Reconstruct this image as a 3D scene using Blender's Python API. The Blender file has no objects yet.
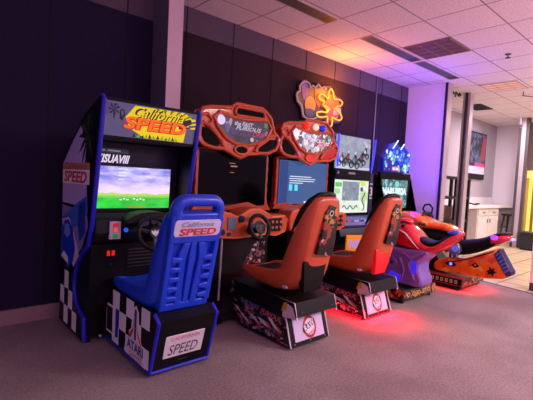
import bpy, math, random
from mathutils import Vector, Matrix
random.seed(7)
S = bpy.context.scene
COL = S.collection
PI = math.pi

# ------------------------------------------------------------------ materials
def lin(h):
    if isinstance(h, str):
        h = h.lstrip('#'); h = h if len(h) == 6 else ''.join(k*2 for k in h); c = [int(h[i:i+2], 16)/255 for i in (0, 2, 4)]
        return tuple(x/12.92 if x <= .04045 else ((x+.055)/1.055)**2.4 for x in c)
    return h
MATS = {}
def mat(name, col, rough=.5, metal=0., emit=None, es=1., coat=0., noise=0., nscale=40., bump=0., spec=.5):
    if name in MATS: return MATS[name]
    m = bpy.data.materials.new(name); m.use_nodes = True
    nt = m.node_tree; b = nt.nodes['Principled BSDF']
    c = lin(col)
    b.inputs['Base Color'].default_value = (*c, 1)
    b.inputs['Roughness'].default_value = rough
    b.inputs['Metallic'].default_value = metal
    b.inputs['Specular IOR Level'].default_value = spec
    if coat: b.inputs['Coat Weight'].default_value = coat; b.inputs['Coat Roughness'].default_value = .08
    if emit:
        b.inputs['Emission Color'].default_value = (*lin(emit), 1); b.inputs['Emission Strength'].default_value = es
    if noise or bump:
        tc = nt.nodes.new('ShaderNodeTexCoord'); n = nt.nodes.new('ShaderNodeTexNoise')
        n.inputs['Scale'].default_value = nscale; n.inputs['Detail'].default_value = 4
        nt.links.new(tc.outputs['Object'], n.inputs['Vector'])
        if noise:
            r = nt.nodes.new('ShaderNodeValToRGB')
            r.color_ramp.elements[0].position = .3; r.color_ramp.elements[1].position = .7
            r.color_ramp.elements[0].color = (*[x*(1-noise) for x in c], 1)
            r.color_ramp.elements[1].color = (*[min(1, x*(1+noise)) for x in c], 1)
            nt.links.new(n.outputs['Fac'], r.inputs['Fac']); nt.links.new(r.outputs['Color'], b.inputs['Base Color'])
        if bump:
            bp = nt.nodes.new('ShaderNodeBump'); bp.inputs['Strength'].default_value = bump; bp.inputs['Distance'].default_value = .01
            nt.links.new(n.outputs['Fac'], bp.inputs['Height']); nt.links.new(bp.outputs['Normal'], b.inputs['Normal'])
    MATS[name] = m
    return m

def art(name, cols, scale=12., es=0., rough=.35, mode='voronoi', stretch=(1, 1, 1), coat=.3, dist=0.):
    """printed artwork: patches of flat ink colours"""
    if name in MATS: return MATS[name]
    m = bpy.data.materials.new(name); m.use_nodes = True
    nt = m.node_tree; b = nt.nodes['Principled BSDF']; L = nt.links.new
    tc = nt.nodes.new('ShaderNodeTexCoord'); mp = nt.nodes.new('ShaderNodeMapping')
    mp.inputs['Scale'].default_value = stretch
    L(tc.outputs['Object'], mp.inputs['Vector'])
    src = mp.outputs['Vector']
    if mode == 'voronoi':
        n0 = nt.nodes.new('ShaderNodeTexNoise'); n0.inputs['Scale'].default_value = scale*.8
        L(src, n0.inputs['Vector'])
        mx = nt.nodes.new('ShaderNodeMix'); mx.data_type = 'RGBA'; mx.blend_type = 'ADD'
        mx.inputs['Factor'].default_value = dist or .12
        L(src, mx.inputs[6]); L(n0.outputs['Color'], mx.inputs[7])
        v = nt.nodes.new('ShaderNodeTexVoronoi'); v.inputs['Scale'].default_value = scale
        L(mx.outputs[2], v.inputs['Vector'])
        sp = nt.nodes.new('ShaderNodeSeparateColor'); L(v.outputs['Color'], sp.inputs['Color']); fac = sp.outputs[0]
    else:
        v = nt.nodes.new('ShaderNodeTexNoise'); v.inputs['Scale'].default_value = scale; v.inputs['Detail'].default_value = 5
        v.inputs['Distortion'].default_value = 1.0
        L(src, v.inputs['Vector'])
        mr = nt.nodes.new('ShaderNodeMapRange'); mr.inputs[1].default_value = .33; mr.inputs[2].default_value = .67
        L(v.outputs['Fac'], mr.inputs[0]); fac = mr.outputs[0]
    r = nt.nodes.new('ShaderNodeValToRGB'); cr = r.color_ramp
    cr.interpolation = 'CONSTANT' if mode == 'voronoi' else 'LINEAR'
    n = len(cols)
    cr.elements[0].color = (*lin(cols[0]), 1); cr.elements[0].position = 0
    cr.elements[1].color = (*lin(cols[-1]), 1); cr.elements[1].position = (n-1)/n if mode == 'voronoi' else 1
    for i in range(1, n-1):
        e = cr.elements.new(i/n if mode == 'voronoi' else i/(n-1)); e.color = (*lin(cols[i]), 1)
    L(fac, r.inputs['Fac']); L(r.outputs['Color'], b.inputs['Base Color'])
    b.inputs['Roughness'].default_value = rough; b.inputs['Coat Weight'].default_value = coat; b.inputs['Specular IOR Level'].default_value = .3
    if es:
        L(r.outputs['Color'], b.inputs['Emission Color']); b.inputs['Emission Strength'].default_value = es
        b.inputs['Base Color'].default_value = (.02, .02, .02, 1)
        nt.links.remove(b.inputs['Base Color'].links[0])
    MATS[name] = m
    return m

def screen_landscape(name, es):
    m = bpy.data.materials.new(name); m.use_nodes = True
    nt = m.node_tree; b = nt.nodes['Principled BSDF']; L = nt.links.new
    tc = nt.nodes.new('ShaderNodeTexCoord'); sx = nt.nodes.new('ShaderNodeSeparateXYZ')
    L(tc.outputs['Generated'], sx.inputs[0])
    mp = nt.nodes.new('ShaderNodeMapping'); mp.inputs['Scale'].default_value = (2.2, 1, 4)
    L(tc.outputs['Generated'], mp.inputs['Vector'])
    n = nt.nodes.new('ShaderNodeTexNoise'); n.inputs['Scale'].default_value = 1.7; n.inputs['Detail'].default_value = 5
    L(mp.outputs[0], n.inputs['Vector'])
    sky = nt.nodes.new('ShaderNodeValToRGB')
    sky.color_ramp.elements[0].position = .38; sky.color_ramp.elements[0].color = (*lin('#7f7fe0'), 1)
    sky.color_ramp.elements[1].position = .68; sky.color_ramp.elements[1].color = (*lin('#e9d8ff'), 1)
    L(n.outputs['Fac'], sky.inputs['Fac'])
    hor = nt.nodes.new('ShaderNodeValToRGB')
    hor.color_ramp.elements[0].position = .34; hor.color_ramp.elements[0].color = (1, 1, 1, 1)
    hor.color_ramp.elements[1].position = .75; hor.color_ramp.elements[1].color = (0, 0, 0, 1)
    L(sx.outputs['Z'], hor.inputs['Fac'])
    m1 = nt.nodes.new('ShaderNodeMix'); m1.data_type = 'RGBA'; L(hor.outputs['Color'], m1.inputs['Factor'])
    L(sky.outputs['Color'], m1.inputs[6]); m1.inputs[7].default_value = (*lin('#f6dcf4'), 1)
    gr = nt.nodes.new('ShaderNodeValToRGB')
    gr.color_ramp.elements[0].position = .3; gr.color_ramp.elements[0].color = (*lin('#0fae2e'), 1)
    gr.color_ramp.elements[1].position = .7; gr.color_ramp.elements[1].color = (*lin('#3ddc4a'), 1)
    L(n.outputs['Fac'], gr.inputs['Fac'])
    yl = nt.nodes.new('ShaderNodeMix'); yl.data_type = 'RGBA'
    ed = nt.nodes.new('ShaderNodeValToRGB')
    ed.color_ramp.elements[0].position = .24; ed.color_ramp.elements[0].color = (0, 0, 0, 1)
    ed.color_ramp.elements[1].position = .33; ed.color_ramp.elements[1].color = (1, 1, 1, 1)
    L(sx.outputs['Z'], ed.inputs['Fac'])
    L(ed.outputs['Color'], yl.inputs['Factor']); L(gr.outputs['Color'], yl.inputs[6]); yl.inputs[7].default_value = (*lin('#b9d56a'), 1)
    # hilly skyline
    ad = nt.nodes.new('ShaderNodeMath'); ad.operation = 'MULTIPLY_ADD'
    n2 = nt.nodes.new('ShaderNodeTexNoise'); n2.noise_dimensions = '1D'; n2.inputs['Scale'].default_value = 7
    L(sx.outputs['X'], n2.inputs['W'])
    ad.inputs[1].default_value = -.12; L(n2.outputs['Fac'], ad.inputs[0]); L(sx.outputs['Z'], ad.inputs[2])
    st = nt.nodes.new('ShaderNodeMath'); st.operation = 'GREATER_THAN'; st.inputs[1].default_value = .30
    L(ad.outputs[0], st.inputs[0])
    m2 = nt.nodes.new('ShaderNodeMix'); m2.data_type = 'RGBA'
    L(st.outputs[0], m2.inputs['Factor']); L(yl.outputs[2], m2.inputs[6]); L(m1.outputs[2], m2.inputs[7])
    b.inputs['Base Color'].default_value = (.01, .01, .01, 1); b.inputs['Roughness'].default_value = .15
    L(m2.outputs[2], b.inputs['Emission Color']); b.inputs['Emission Strength'].default_value = es
    MATS[name] = m
    return m

# ------------------------------------------------------------------ mesh builder
class Fr:
    """a flat working frame: origin, right, up (normal = right x up points outwards)"""
    def __init__(s, o, u, v):
        s.o = Vector(o); s.u = Vector(u).normalized(); s.v = Vector(v).normalized(); s.n = s.u.cross(s.v)
    def p(s, a, b, c=0.): return s.o + s.u*a + s.v*b + s.n*c
def left(x): return Fr((x, 0, 0), (0, -1, 0), (0, 0, 1))       # a face looking to -X ; u = -y
def front(y, z=0): return Fr((0, y, z), (1, 0, 0), (0, 0, 1))   # a face looking to -Y

TXT = {}
def text_mesh(s, shear=0., bold=0.):
    k = (s, shear, bold)
    if k in TXT: return TXT[k]
    cu = bpy.data.curves.new('t', 'FONT'); cu.body = s; cu.shear = shear; cu.resolution_u = 3; cu.offset = bold
    ob = bpy.data.objects.new('t', cu); COL.objects.link(ob)
    dg = bpy.context.evaluated_depsgraph_get(); dg.update()
    me = ob.evaluated_get(dg).to_mesh()
    vs = [v.co.copy() for v in me.vertices]; fs = [tuple(p.vertices) for p in me.polygons]
    bpy.data.objects.remove(ob); bpy.data.curves.remove(cu)
    if not vs: vs = [Vector((0, 0, 0))]
    x0 = min(v.x for v in vs); x1 = max(v.x for v in vs); y0 = min(v.y for v in vs); y1 = max(v.y for v in vs)
    vs = [((v.x-x0)/max(1e-6, x1-x0)-.5, (v.y-y0)/max(1e-6, y1-y0)-.5) for v in vs]
    TXT[k] = (vs, fs)
    return TXT[k]

class B:
    def __init__(s, m=None): s.v = []; s.f = []; s.mi = []; s.ms = []; s.m = m
    def slot(s, m):
        m = m or s.m
        if m not in s.ms: s.ms.append(m)
        return s.ms.index(m)
    def add(s, vs, fs, m=None):
        o = len(s.v); k = s.slot(m)
        s.v += [Vector(v) for v in vs]
        for f in fs: s.f.append([i+o for i in f]); s.mi.append(k)
        return s
    def box(s, x0, x1, y0, y1, z0, z1, m=None):
        vs = [(x, y, z) for x in (x0, x1) for y in (y0, y1) for z in (z0, z1)]
        return s.add(vs, [(0, 1, 3, 2), (4, 6, 7, 5), (0, 4, 5, 1), (2, 3, 7, 6), (0, 2, 6, 4), (1, 5, 7, 3)], m)
    def prism(s, A, Bp, m=None):
        n = len(A)
        vs = list(A)+list(Bp)
        fs = [tuple(range(n)), tuple(reversed(range(n, 2*n)))]
        fs += [(i, i+n, (i+1) % n+n, (i+1) % n) for i in range(n)]
        return s.add(vs, fs, m)
    def px(s, poly, x0, x1, m=None):   # polygon of (y,z) between two x
        return s.prism([(x0, a, b) for a, b in poly], [(x1, a, b) for a, b in poly], m)
    def py(s, poly, y0, y1, m=None):   # polygon of (x,z)
        return s.prism([(a, y0, b) for a, b in poly], [(a, y1, b) for a, b in poly], m)
    def pz(s, poly, z0, z1, m=None):
        return s.prism([(a, b, z0) for a, b in poly], [(a, b, z1) for a, b in poly], m)
    def plate(s, fr, poly, n0, n1, m=None):
        return s.prism([fr.p(a, b, n1) for a, b in poly], [fr.p(a, b, n0) for a, b in poly], m)
    def rect(s, fr, u0, u1, v0, v1, n0, n1, m=None):
        return s.plate(fr, [(u0, v0), (u1, v0), (u1, v1), (u0, v1)], n0, n1, m)
    def disc(s, fr, u, v, r, n0, n1, m=None, seg=20, rv=None):
        rv = rv or r
        return s.plate(fr, [(u+r*math.cos(2*PI*i/seg), v+rv*math.sin(2*PI*i/seg)) for i in range(seg)], n0, n1, m)
    def text(s, fr, t, u, v, w, h, n, m=None, shear=0., rot=0., bold=0., th=.0015):
        vs, fs = text_mesh(t, shear, bold)
        c, sn = math.cos(rot), math.sin(rot)
        P = []
        for a, b in vs:
            a *= w; b *= h
            P.append(fr.p(u+a*c-b*sn, v+a*sn+b*c, n+th))
        return s.add(P, fs, m)
    def loft(s, rings, m=None, cap=True, closed=False):
        n = len(rings[0]); vs = [p for r in rings for p in r]; fs = []
        R = len(rings)
        for i in range(R if closed else R-1):
            a = i*n; b = ((i+1) % R)*n
            for j in range(n): fs.append((a+j, a+(j+1) % n, b+(j+1) % n, b+j))
        if cap and not closed: fs.append(tuple(reversed(range(n)))); fs.append(tuple(range((R-1)*n, R*n)))
        return s.add(vs, fs, m)
    def tube(s, pts, r, m=None, n=10, closed=False, sq=1.):
        P = [Vector(p) for p in pts]; rings = []; N = len(P)
        rr = r if isinstance(r, (list, tuple)) else [r]*N
        ref = None
        for i, p in enumerate(P):
            a = P[(i-1) % N] if (closed or i > 0) else P[i]
            c = P[(i+1) % N] if (closed or i < N-1) else P[i]
            t = (c-a).normalized()
            if ref is None:
                ref = Vector((0, 0, 1)) if abs(t.z) < .9 else Vector((1, 0, 0))
            e1 = (ref - t*ref.dot(t))
            if e1.length < 1e-4: e1 = Vector((0, 1, 0)) - t*t.y
            e1.normalize(); e2 = t.cross(e1); ref = e1
            rings.append([p+e1*rr[i]*math.cos(2*PI*k/n)+e2*rr[i]*sq*math.sin(2*PI*k/n) for k in range(n)])
        return s.loft(rings, m, closed=closed)
    def ring(s, c, u, v, R, r, m=None, seg=32, n=8, a0=0, a1=2*PI, Rv=None):
        c = Vector(c); u = Vector(u).normalized(); v = Vector(v).normalized(); Rv = Rv or R
        full = abs(a1-a0-2*PI) < 1e-6
        k = seg if full else seg+1
        return s.tube([c+u*R*math.cos(a0+(a1-a0)*i/seg)+v*Rv*math.sin(a0+(a1-a0)*i/seg) for i in range(k)], r, m, n, closed=full)
    def ball(s, c, rx, ry, rz, m=None, seg=16, rg=10):
        c = Vector(c); rings = []
        for i in range(rg+1):
            t = -PI/2+PI*i/rg; t = max(-PI/2+.02, min(PI/2-.02, t))
            rings.append([c+Vector((rx*math.cos(t)*math.cos(2*PI*k/seg), ry*math.cos(t)*math.sin(2*PI*k/seg), rz*math.sin(t))) for k in range(seg)])
        return s.loft(rings, m)
    def cyl(s, p0, p1, r0, r1=None, m=None, n=16):
        return s.tube([p0, p1], [r0, r1 if r1 is not None else r0], m, n)
    def build(s, name, parent=None, bevel=0, seg=2, subsurf=0, ang=35, flat=False):
        off = Vector((0, 0, 0))
        if parent is not None: off = Vector(parent.get('_o', (0, 0, 0)))
        me = bpy.data.meshes.new(name)
        me.from_pydata([tuple(v-off) for v in s.v], [], s.f)
        for m in s.ms: me.materials.append(m)
        me.polygons.foreach_set('material_index', s.mi)
        if not flat:
            me.polygons.foreach_set('use_smooth', [True]*len(me.polygons))
            me.set_sharp_from_angle(angle=math.radians(ang))
        me.update()
        import bmesh
        bm = bmesh.new(); bm.from_mesh(me); bmesh.ops.recalc_face_normals(bm, faces=bm.faces[:]); bm.to_mesh(me); bm.free()
        o = bpy.data.objects.new(name, me); COL.objects.link(o)
        if parent is not None:
            o.parent = parent; o['_o'] = tuple(off)
        if bevel:
            b = o.modifiers.new('b', 'BEVEL'); b.width = bevel; b.segments = seg; b.limit_method = 'ANGLE'; b.angle_limit = math.radians(30)
        if subsurf:
            u = o.modifiers.new('s', 'SUBSURF'); u.levels = subsurf; u.render_levels = subsurf
        return o

def pieces(b, name, parent=None, **k):
    """one object for every loose piece of the mesh"""
    n = len(b.v); par = list(range(n))
    def find(i):
        while par[i] != i: par[i] = par[par[i]]; i = par[i]
        return i
    for f in b.f:
        for i in f[1:]: par[find(i)] = find(f[0])
    groups = {}
    for fi, f in enumerate(b.f): groups.setdefault(find(f[0]), []).append(fi)
    out = []
    for fs in groups.values():
        c = B(b.m); mp = {}
        for fi in fs:
            f = b.f[fi]
            for i in f:
                if i not in mp: mp[i] = len(c.v); c.v.append(b.v[i])
            c.f.append([mp[i] for i in f]); c.mi.append(c.slot(b.ms[b.mi[fi]]))
        out.append(c.build(name, parent, **k))
    return out

def thing(name, label, cat, o, loc=None, group=None):
    """Empty at the base. o = offset between the coordinates the parts are written in and the thing's own origin"""
    e = bpy.data.objects.new(name, None); COL.objects.link(e); e.empty_display_size = .1
    e.location = loc if loc is not None else o
    e['_o'] = tuple(o)
    return tag(e, label, cat, group)
def tag(o, label, cat, group=None, kind=None):
    o['label'] = label; o['category'] = cat
    if group: o['group'] = group
    if kind: o['kind'] = kind
    return o
def struct(o): o['kind'] = 'structure'; return o
def lab(o, l): o['label'] = l; return o

# ------------------------------------------------------------------ palette
black = mat('black_laminate', '#0c0b10', .45, spec=.22)
blackgloss = mat('black_gloss', '#08080b', .18, spec=.22)
blackp = mat('black_plastic', '#131318', .5, spec=.22)
darkgrey = mat('dark_grey', '#2b2a30', .5)
rubber = mat('rubber', '#060606', .8)
blue_edge = mat('blue_edging', '#2222b8', .35)
seatblue = mat('seat_blue', '#0c3fd0', .38, coat=.2)
blue2 = mat('blue_dark', '#0a2f9e', .42)
white = mat('white_print', '#e8e2ee', .4)
navy = mat('navy_print', '#141440', .4)
red = mat('red_print', '#d0202c', .4)
lilac = mat('lilac_print', '#b4a0e0', .4)
chrome = mat('chrome', '#c8c8cc', .18, 1.)
steel = mat('steel', '#8c8a90', .35, 1.)
orange = mat('orange_shell', '#c4522a', .40, coat=.25)
orange_d = mat('orange_dark', '#a8340c', .42, coat=.2)
seatblack = mat('seat_vinyl', '#0a0a0c', .5, spec=.22)
glassblk = mat('screen_off', '#030304', .12, spec=.12)
plastic_white = mat('plastic_white', '#d8d4da', .4)

def screen(name, col, es): return mat(name, '#050505', .15, emit=col, es=es)

# ------------------------------------------------------------------ the room
H = 3.39; YW = 4.24; XR = 7.40
wallm = mat('dark_wall_fabric', '#252039', .9, noise=.12, nscale=60, bump=.05, spec=.1)
wall2m = mat('upper_wall_grey', '#55495c', .85, noise=.05, nscale=20)
seam = mat('wall_seam', '#0a090f', .9)
wallp = mat('dark_wall_plum', '#30242e', .9, noise=.1, nscale=60, bump=.05, spec=.1)
b = B(wallm); b.box(-4, 2.2, YW, YW+.12, -.02, 3.1); b.box(2.2, XR, YW, YW+.12, -.02, 3.1, wallp)
for x in [-2.2, -1.3, 1.0, 1.72]: b.box(x-.006, x+.006, YW-.004, YW+.002, 0, 3.1, seam)
for x in [2.42+.675*i for i in range(8)]: b.box(x-.006, x+.006, YW-.004, YW+.002, 0, 3.1, seam)
struct(b.build('wall_left', flat=True))
b = B(wall2m); b.box(-4, XR, YW, YW+.12, 3.1, H)
for x in [1.72]+[2.42+.675*i for i in range(8)]: b.box(x-.006, x+.006, YW-.004, YW+.002, 3.1, H, seam)
struct(b.build('wall_left', flat=True))
colface = mat('column_face_lit', '#d0b8c8', .6); colside = mat('column_side_shade', '#574d68', .7)  # light and shade put into the column colours: pale lit face, darker side
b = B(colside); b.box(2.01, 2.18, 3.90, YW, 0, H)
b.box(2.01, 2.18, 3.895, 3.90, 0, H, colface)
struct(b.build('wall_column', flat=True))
bbm = mat('baseboard', '#92797a', .6, noise=.08)
struct(B(bbm).box(-4, 2.0, YW-.03, YW, 0, .14).build('baseboard_left', bevel=.004))
# metal cable strip on the far part of the wall
b = B(steel); b.box(6.27, 6.30, YW-.02, YW, 1.6, 3.35)
struct(b.build('trim_1'))

# floors
carpet = bpy.data.materials.new('carpet'); carpet.use_nodes = True; MATS['carpet'] = carpet
nt = carpet.node_tree; bs = nt.nodes['Principled BSDF']; L = nt.links.new
tc = nt.nodes.new('ShaderNodeTexCoord')
n1 = nt.nodes.new('ShaderNodeTexNoise'); n1.inputs['Scale'].default_value = 55; n1.inputs['Detail'].default_value = 6; n1.inputs['Roughness'].default_value = .8
n2 = nt.nodes.new('ShaderNodeTexNoise'); n2.inputs['Scale'].default_value = 1.6; n2.inputs['Detail'].default_value = 5
L(tc.outputs['Object'], n1.inputs[0]); L(tc.outputs['Object'], n2.inputs[0])
r1 = nt.nodes.new('ShaderNodeValToRGB'); r1.color_ramp.elements[0].position = .3; r1.color_ramp.elements[1].position = .7
r1.color_ramp.elements[0].color = (*lin('#6f6a69'), 1); r1.color_ramp.elements[1].color = (*lin('#aca49e'), 1)
r2 = nt.nodes.new('ShaderNodeValToRGB'); r2.color_ramp.elements[0].position = .35; r2.color_ramp.elements[1].position = .65
r2.color_ramp.elements[0].color = (.74, .72, .74, 1); r2.color_ramp.elements[1].color = (1, 1, 1, 1)
mx = nt.nodes.new('ShaderNodeMix'); mx.data_type = 'RGBA'; mx.blend_type = 'MULTIPLY'; mx.inputs['Factor'].default_value = 1
L(n1.outputs['Fac'], r1.inputs['Fac']); L(n2.outputs['Fac'], r2.inputs['Fac'])
L(r1.outputs['Color'], mx.inputs[6]); L(r2.outputs['Color'], mx.inputs[7]); L(mx.outputs[2], bs.inputs['Base Color'])
bs.inputs['Roughness'].default_value = .95; bs.inputs['Specular IOR Level'].default_value = .15
bp = nt.nodes.new('ShaderNodeBump'); bp.inputs['Strength'].default_value = .5; bp.inputs['Distance'].default_value = .012
L(n1.outputs['Fac'], bp.inputs['Height']); L(bp.outputs['Normal'], bs.inputs['Normal'])
TX = 6.95
struct(B(carpet).pz([(-4, -5), (5.2, -5), (TX, 2.6), (TX, 4.4), (-4, 4.4)], -.05, 0).build('floor', flat=True))

def tilemat(name, c1, c2, mortar, w, h, ms, rough, off=0.):
    m = bpy.data.materials.new(name); m.use_nodes = True; MATS[name] = m
    nt = m.node_tree; b = nt.nodes['Principled BSDF']
    tc = nt.nodes.new('ShaderNodeTexCoord'); br = nt.nodes.new('ShaderNodeTexBrick')
    br.offset = off; br.inputs['Scale'].default_value = 1; br.inputs['Brick Width'].default_value = w; br.inputs['Row Height'].default_value = h
    br.inputs['Mortar Size'].default_value = ms; br.inputs['Mortar Smooth'].default_value = .1
    br.inputs['Color1'].default_value = (*lin(c1), 1); br.inputs['Color2'].default_value = (*lin(c2), 1); br.inputs['Mortar'].default_value = (*lin(mortar), 1)
    nt.links.new(tc.outputs['Object'], br.inputs['Vector']); nt.links.new(br.outputs['Color'], b.inputs['Base Color'])
    b.inputs['Roughness'].default_value = rough
    return m, nt, b, br
tm, *_ = tilemat('floor_tile', '#c8b494', '#bda988', '#5f5448', .45, .45, .014, .35)
struct(B(tm).pz([(5.2, -5), (18, -5), (18, 5.5), (TX, 5.5), (TX, 2.6)], -.05, 0).build('floor', flat=True))
struct(B(mat('floor_strip', '#57505a', .5)).pz([(5.2, -5), (5.26, -5), (TX+.04, 2.6), (TX+.04, 3.4), (TX, 3.4), (TX, 2.6)], 0, .006).build('trim_2'))

# ceiling: speckled lay-in tiles on a grid
cm, nt, bsd, br = tilemat('ceiling_tile', '#ece2e6', '#e8dee2', '#a0929a', .672, .672, .010, .9)
n = nt.nodes.new('ShaderNodeTexNoise'); n.inputs['Scale'].default_value = 45; n.inputs['Detail'].default_value = 6
tc = [x for x in nt.nodes if x.type == 'TEX_COORD'][0]
nt.links.new(tc.outputs['Object'], n.inputs['Vector'])
r = nt.nodes.new('ShaderNodeValToRGB'); r.color_ramp.elements[0].position = .35; r.color_ramp.elements[1].position = .6
r.color_ramp.elements[0].color = (.80, .78, .80, 1); r.color_ramp.elements[1].color = (1, 1, 1, 1)
mx = nt.nodes.new('ShaderNodeMix'); mx.data_type = 'RGBA'; mx.blend_type = 'MULTIPLY'; mx.inputs['Factor'].default_value = 1
nt.links.new(n.outputs['Fac'], r.inputs['Fac']); nt.links.new(br.outputs['Color'], mx.inputs[6]); nt.links.new(r.outputs['Color'], mx.inputs[7])
nt.links.new(mx.outputs[2], bsd.inputs['Base Color'])
co = struct(B(cm).box(-4-3.84, 18-3.84, -5-2.45, 5.5-2.45, 0, .05).build('ceiling', flat=True)); co.location = (3.84, 2.45, H)

# white return wall at the end of the machine row
wwm = mat('white_wall', '#e4dce2', .8, noise=.02, nscale=5)
struct(B(wwm).box(XR, XR+.12, 3.50, YW+.12, 0, H).build('wall_right', flat=True))
metalp = mat('post_metal', '#b8acb4', .4, .35); darkslot = mat('dark_slot', '#17141a', .6)
b = B(metalp); b.box(XR-.0, XR+.17, 3.44, 3.50, 0, H); b.box(XR-.012, XR, 3.455, 3.50, 0, H, darkslot)
struct(b.build('trim_3', bevel=.004))
b = B(metalp); b.box(8.40, 8.56, 3.45, 3.60, 0, H); b.box(8.36, 8.40, 3.50, 3.54, 0, H, darkslot)
struct(b.build('trim_4', bevel=.004))
# rolled door hardware hanging between the posts
b = B(darkslot)
b.tube([(7.66, 3.5, 3.30), (7.74, 3.49, 3.25), (7.84, 3.5, 3.30), (7.95, 3.49, 3.24), (8.0, 3.5, 3.31)], .014)
b.tube([(7.84, 3.5, 3.30), (7.80, 3.49, 3.20)], .012); b.ball((8.0, 3.5, 3.27), .03, .03, .03); b.ball((7.66, 3.5, 3.28), .02, .02, .05)
tag(b.build('door_chain'), 'small dark chain hardware hanging under the ceiling between two metal posts', 'chain')

# far room
fw = mat('far_wall', '#d6ccd8', .8); fw2 = mat('far_wall_grey', '#a49aa6', .8)
struct(B(fw2).box(XR+.12, 13.2, 4.58, 4.70, 0, H).build('wall_back', flat=True))
struct(B(fw).box(13.2, 13.32, 3.05, 4.70, 0, H).build('wall_end', flat=True))
struct(B(mat('brown_wall', '#6d5a5c', .7)).box(12.86, 13.2, -1, 3.62, 0, H).build('wall_end', flat=True))
b = B(mat('post_dark', '#4a3f45', .5)); b.box(12.0, 12.12, 3.57, 3.64, 0, H); b.box(11.98, 12.10, 3.47, 3.57, 0, H, metalp); b.box(12.0, 12.12, 3.40, 3.47, 0, H)
struct(b.build('wall_post', bevel=.005))

# ------------------------------------------------------------------ ceiling fittings
def slot_light(x0, x1, label):
    t = thing('ceiling_light', label, 'light', (x0, 3.17, H-.03), group='narrow ceiling slots above the machines')
    w = mat('slot_rim', '#b8aeb4', .5)
    b = B(w); b.box(x0, x1, 3.165, 3.175, H-.008, H); b.box(x0, x1, 3.345, 3.355, H-.008, H); b.box(x0, x0+.01, 3.175, 3.345, H-.008, H); b.box(x1-.01, x1, 3.175, 3.345, H-.008, H)
    b.build('frame', t)
    b = B(mat('slot_dark', '#5c5e58', .5, .2)); b.box(x0+.01, x1-.01, 3.175, 3.345, H-.005, H-.001)
    b.box(x1-.16, x1-.01, 3.175, 3.345, H-.006, H-.005, mat('slot_end', '#34302e', .5))
    b.build('reflector', t)
slot_light(2.45, 3.84, 'narrow dark ceiling slot light cut off by the top edge of the photo')
slot_light(4.53, 5.87, 'narrow dark ceiling slot light beside the dull square louvre')
slot_light(5.93, 7.22, 'narrow dark ceiling slot light ending close to the white wall')
def louvre(x0, y0, w, d, lit, label):
    t = thing('ceiling_light', label, 'light', (x0, y0, H-.03), group='square louvred ceiling lights')
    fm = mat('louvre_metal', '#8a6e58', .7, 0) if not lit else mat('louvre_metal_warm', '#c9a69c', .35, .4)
    b = B(fm); z0, z1 = H-.014, H
    b.box(x0, x0+w, y0, y0+.015, z0, z1); b.box(x0, x0+w, y0+d-.015, y0+d, z0, z1); b.box(x0, x0+.015, y0, y0+d, z0, z1); b.box(x0+w-.015, x0+w, y0, y0+d, z0, z1)
    b.build('frame', t)
    b = B(fm)
    for i in range(1, 4): b.box(x0+w*i/4-.006, x0+w*i/4+.006, y0, y0+d, z0, z1)
    for i in range(1, 3): b.box(x0, x0+w, y0+d*i/3-.006, y0+d*i/3+.006, z0, z1)
    b.build('louvre', t)
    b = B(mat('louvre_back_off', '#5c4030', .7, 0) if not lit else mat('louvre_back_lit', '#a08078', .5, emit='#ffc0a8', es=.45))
    b.box(x0+.01, x0+w-.01, y0+.01, y0+d-.01, H-.006, H-.001); b.build('reflector', t)
louvre(5.20, 2.46, .66, .65, False, 'square louvred ceiling light, unlit, above the machines')
louvre(7.92, 2.50, .66, .62, True, 'square louvred ceiling light glowing pinkish near the white wall')
t = thing('sprinkler', 'small dark sprinkler head on the ceiling', 'sprinkler', (6.34, 2.14, H-.08))
B(steel).cyl((6.34, 2.14, H), (6.34, 2.14, H-.05), .012).build('stem', t)
b = B(darkslot); b.cyl((6.34, 2.14, H-.05), (6.34, 2.14, H-.056), .035); b.cyl((6.34, 2.14, H), (6.34, 2.14, H-.008), .04); b.build('deflector', t)
# open tile in the far part of the ceiling
tag(B(mat('void', '#0a0809', .9)).box(9.6, 10.4, 3.72, 4.12, H-.006, H-.001).build('ceiling_opening'), 'black gap of a missing tile in the ceiling beyond the posts', 'opening')
# hanging hook
t = thing('hanging_cord', 'thin cord with a small white weight hanging from the ceiling', 'cord', (9.0, 2.72, 3.28))
B(darkslot).tube([(8.86, 2.66, H), (8.9, 2.68, 3.33), (9.0, 2.72, 3.34), (9.3, 2.62, 3.36)], .008).build('bracket', t)
B(plastic_white).tube([(9.0, 2.72, 3.34), (9.0, 2.72, 2.90)], .004).build('cord', t)
B(plastic_white).cyl((9.0, 2.72, 2.90), (9.0, 2.72, 2.78), .024, .034).build('weight', t)
B(plastic_white).ring((9.0, 2.69, 2.74), (0, 1, 0), (0, 0, 1), .025, .006, seg=14).build('hook', t)

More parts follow.
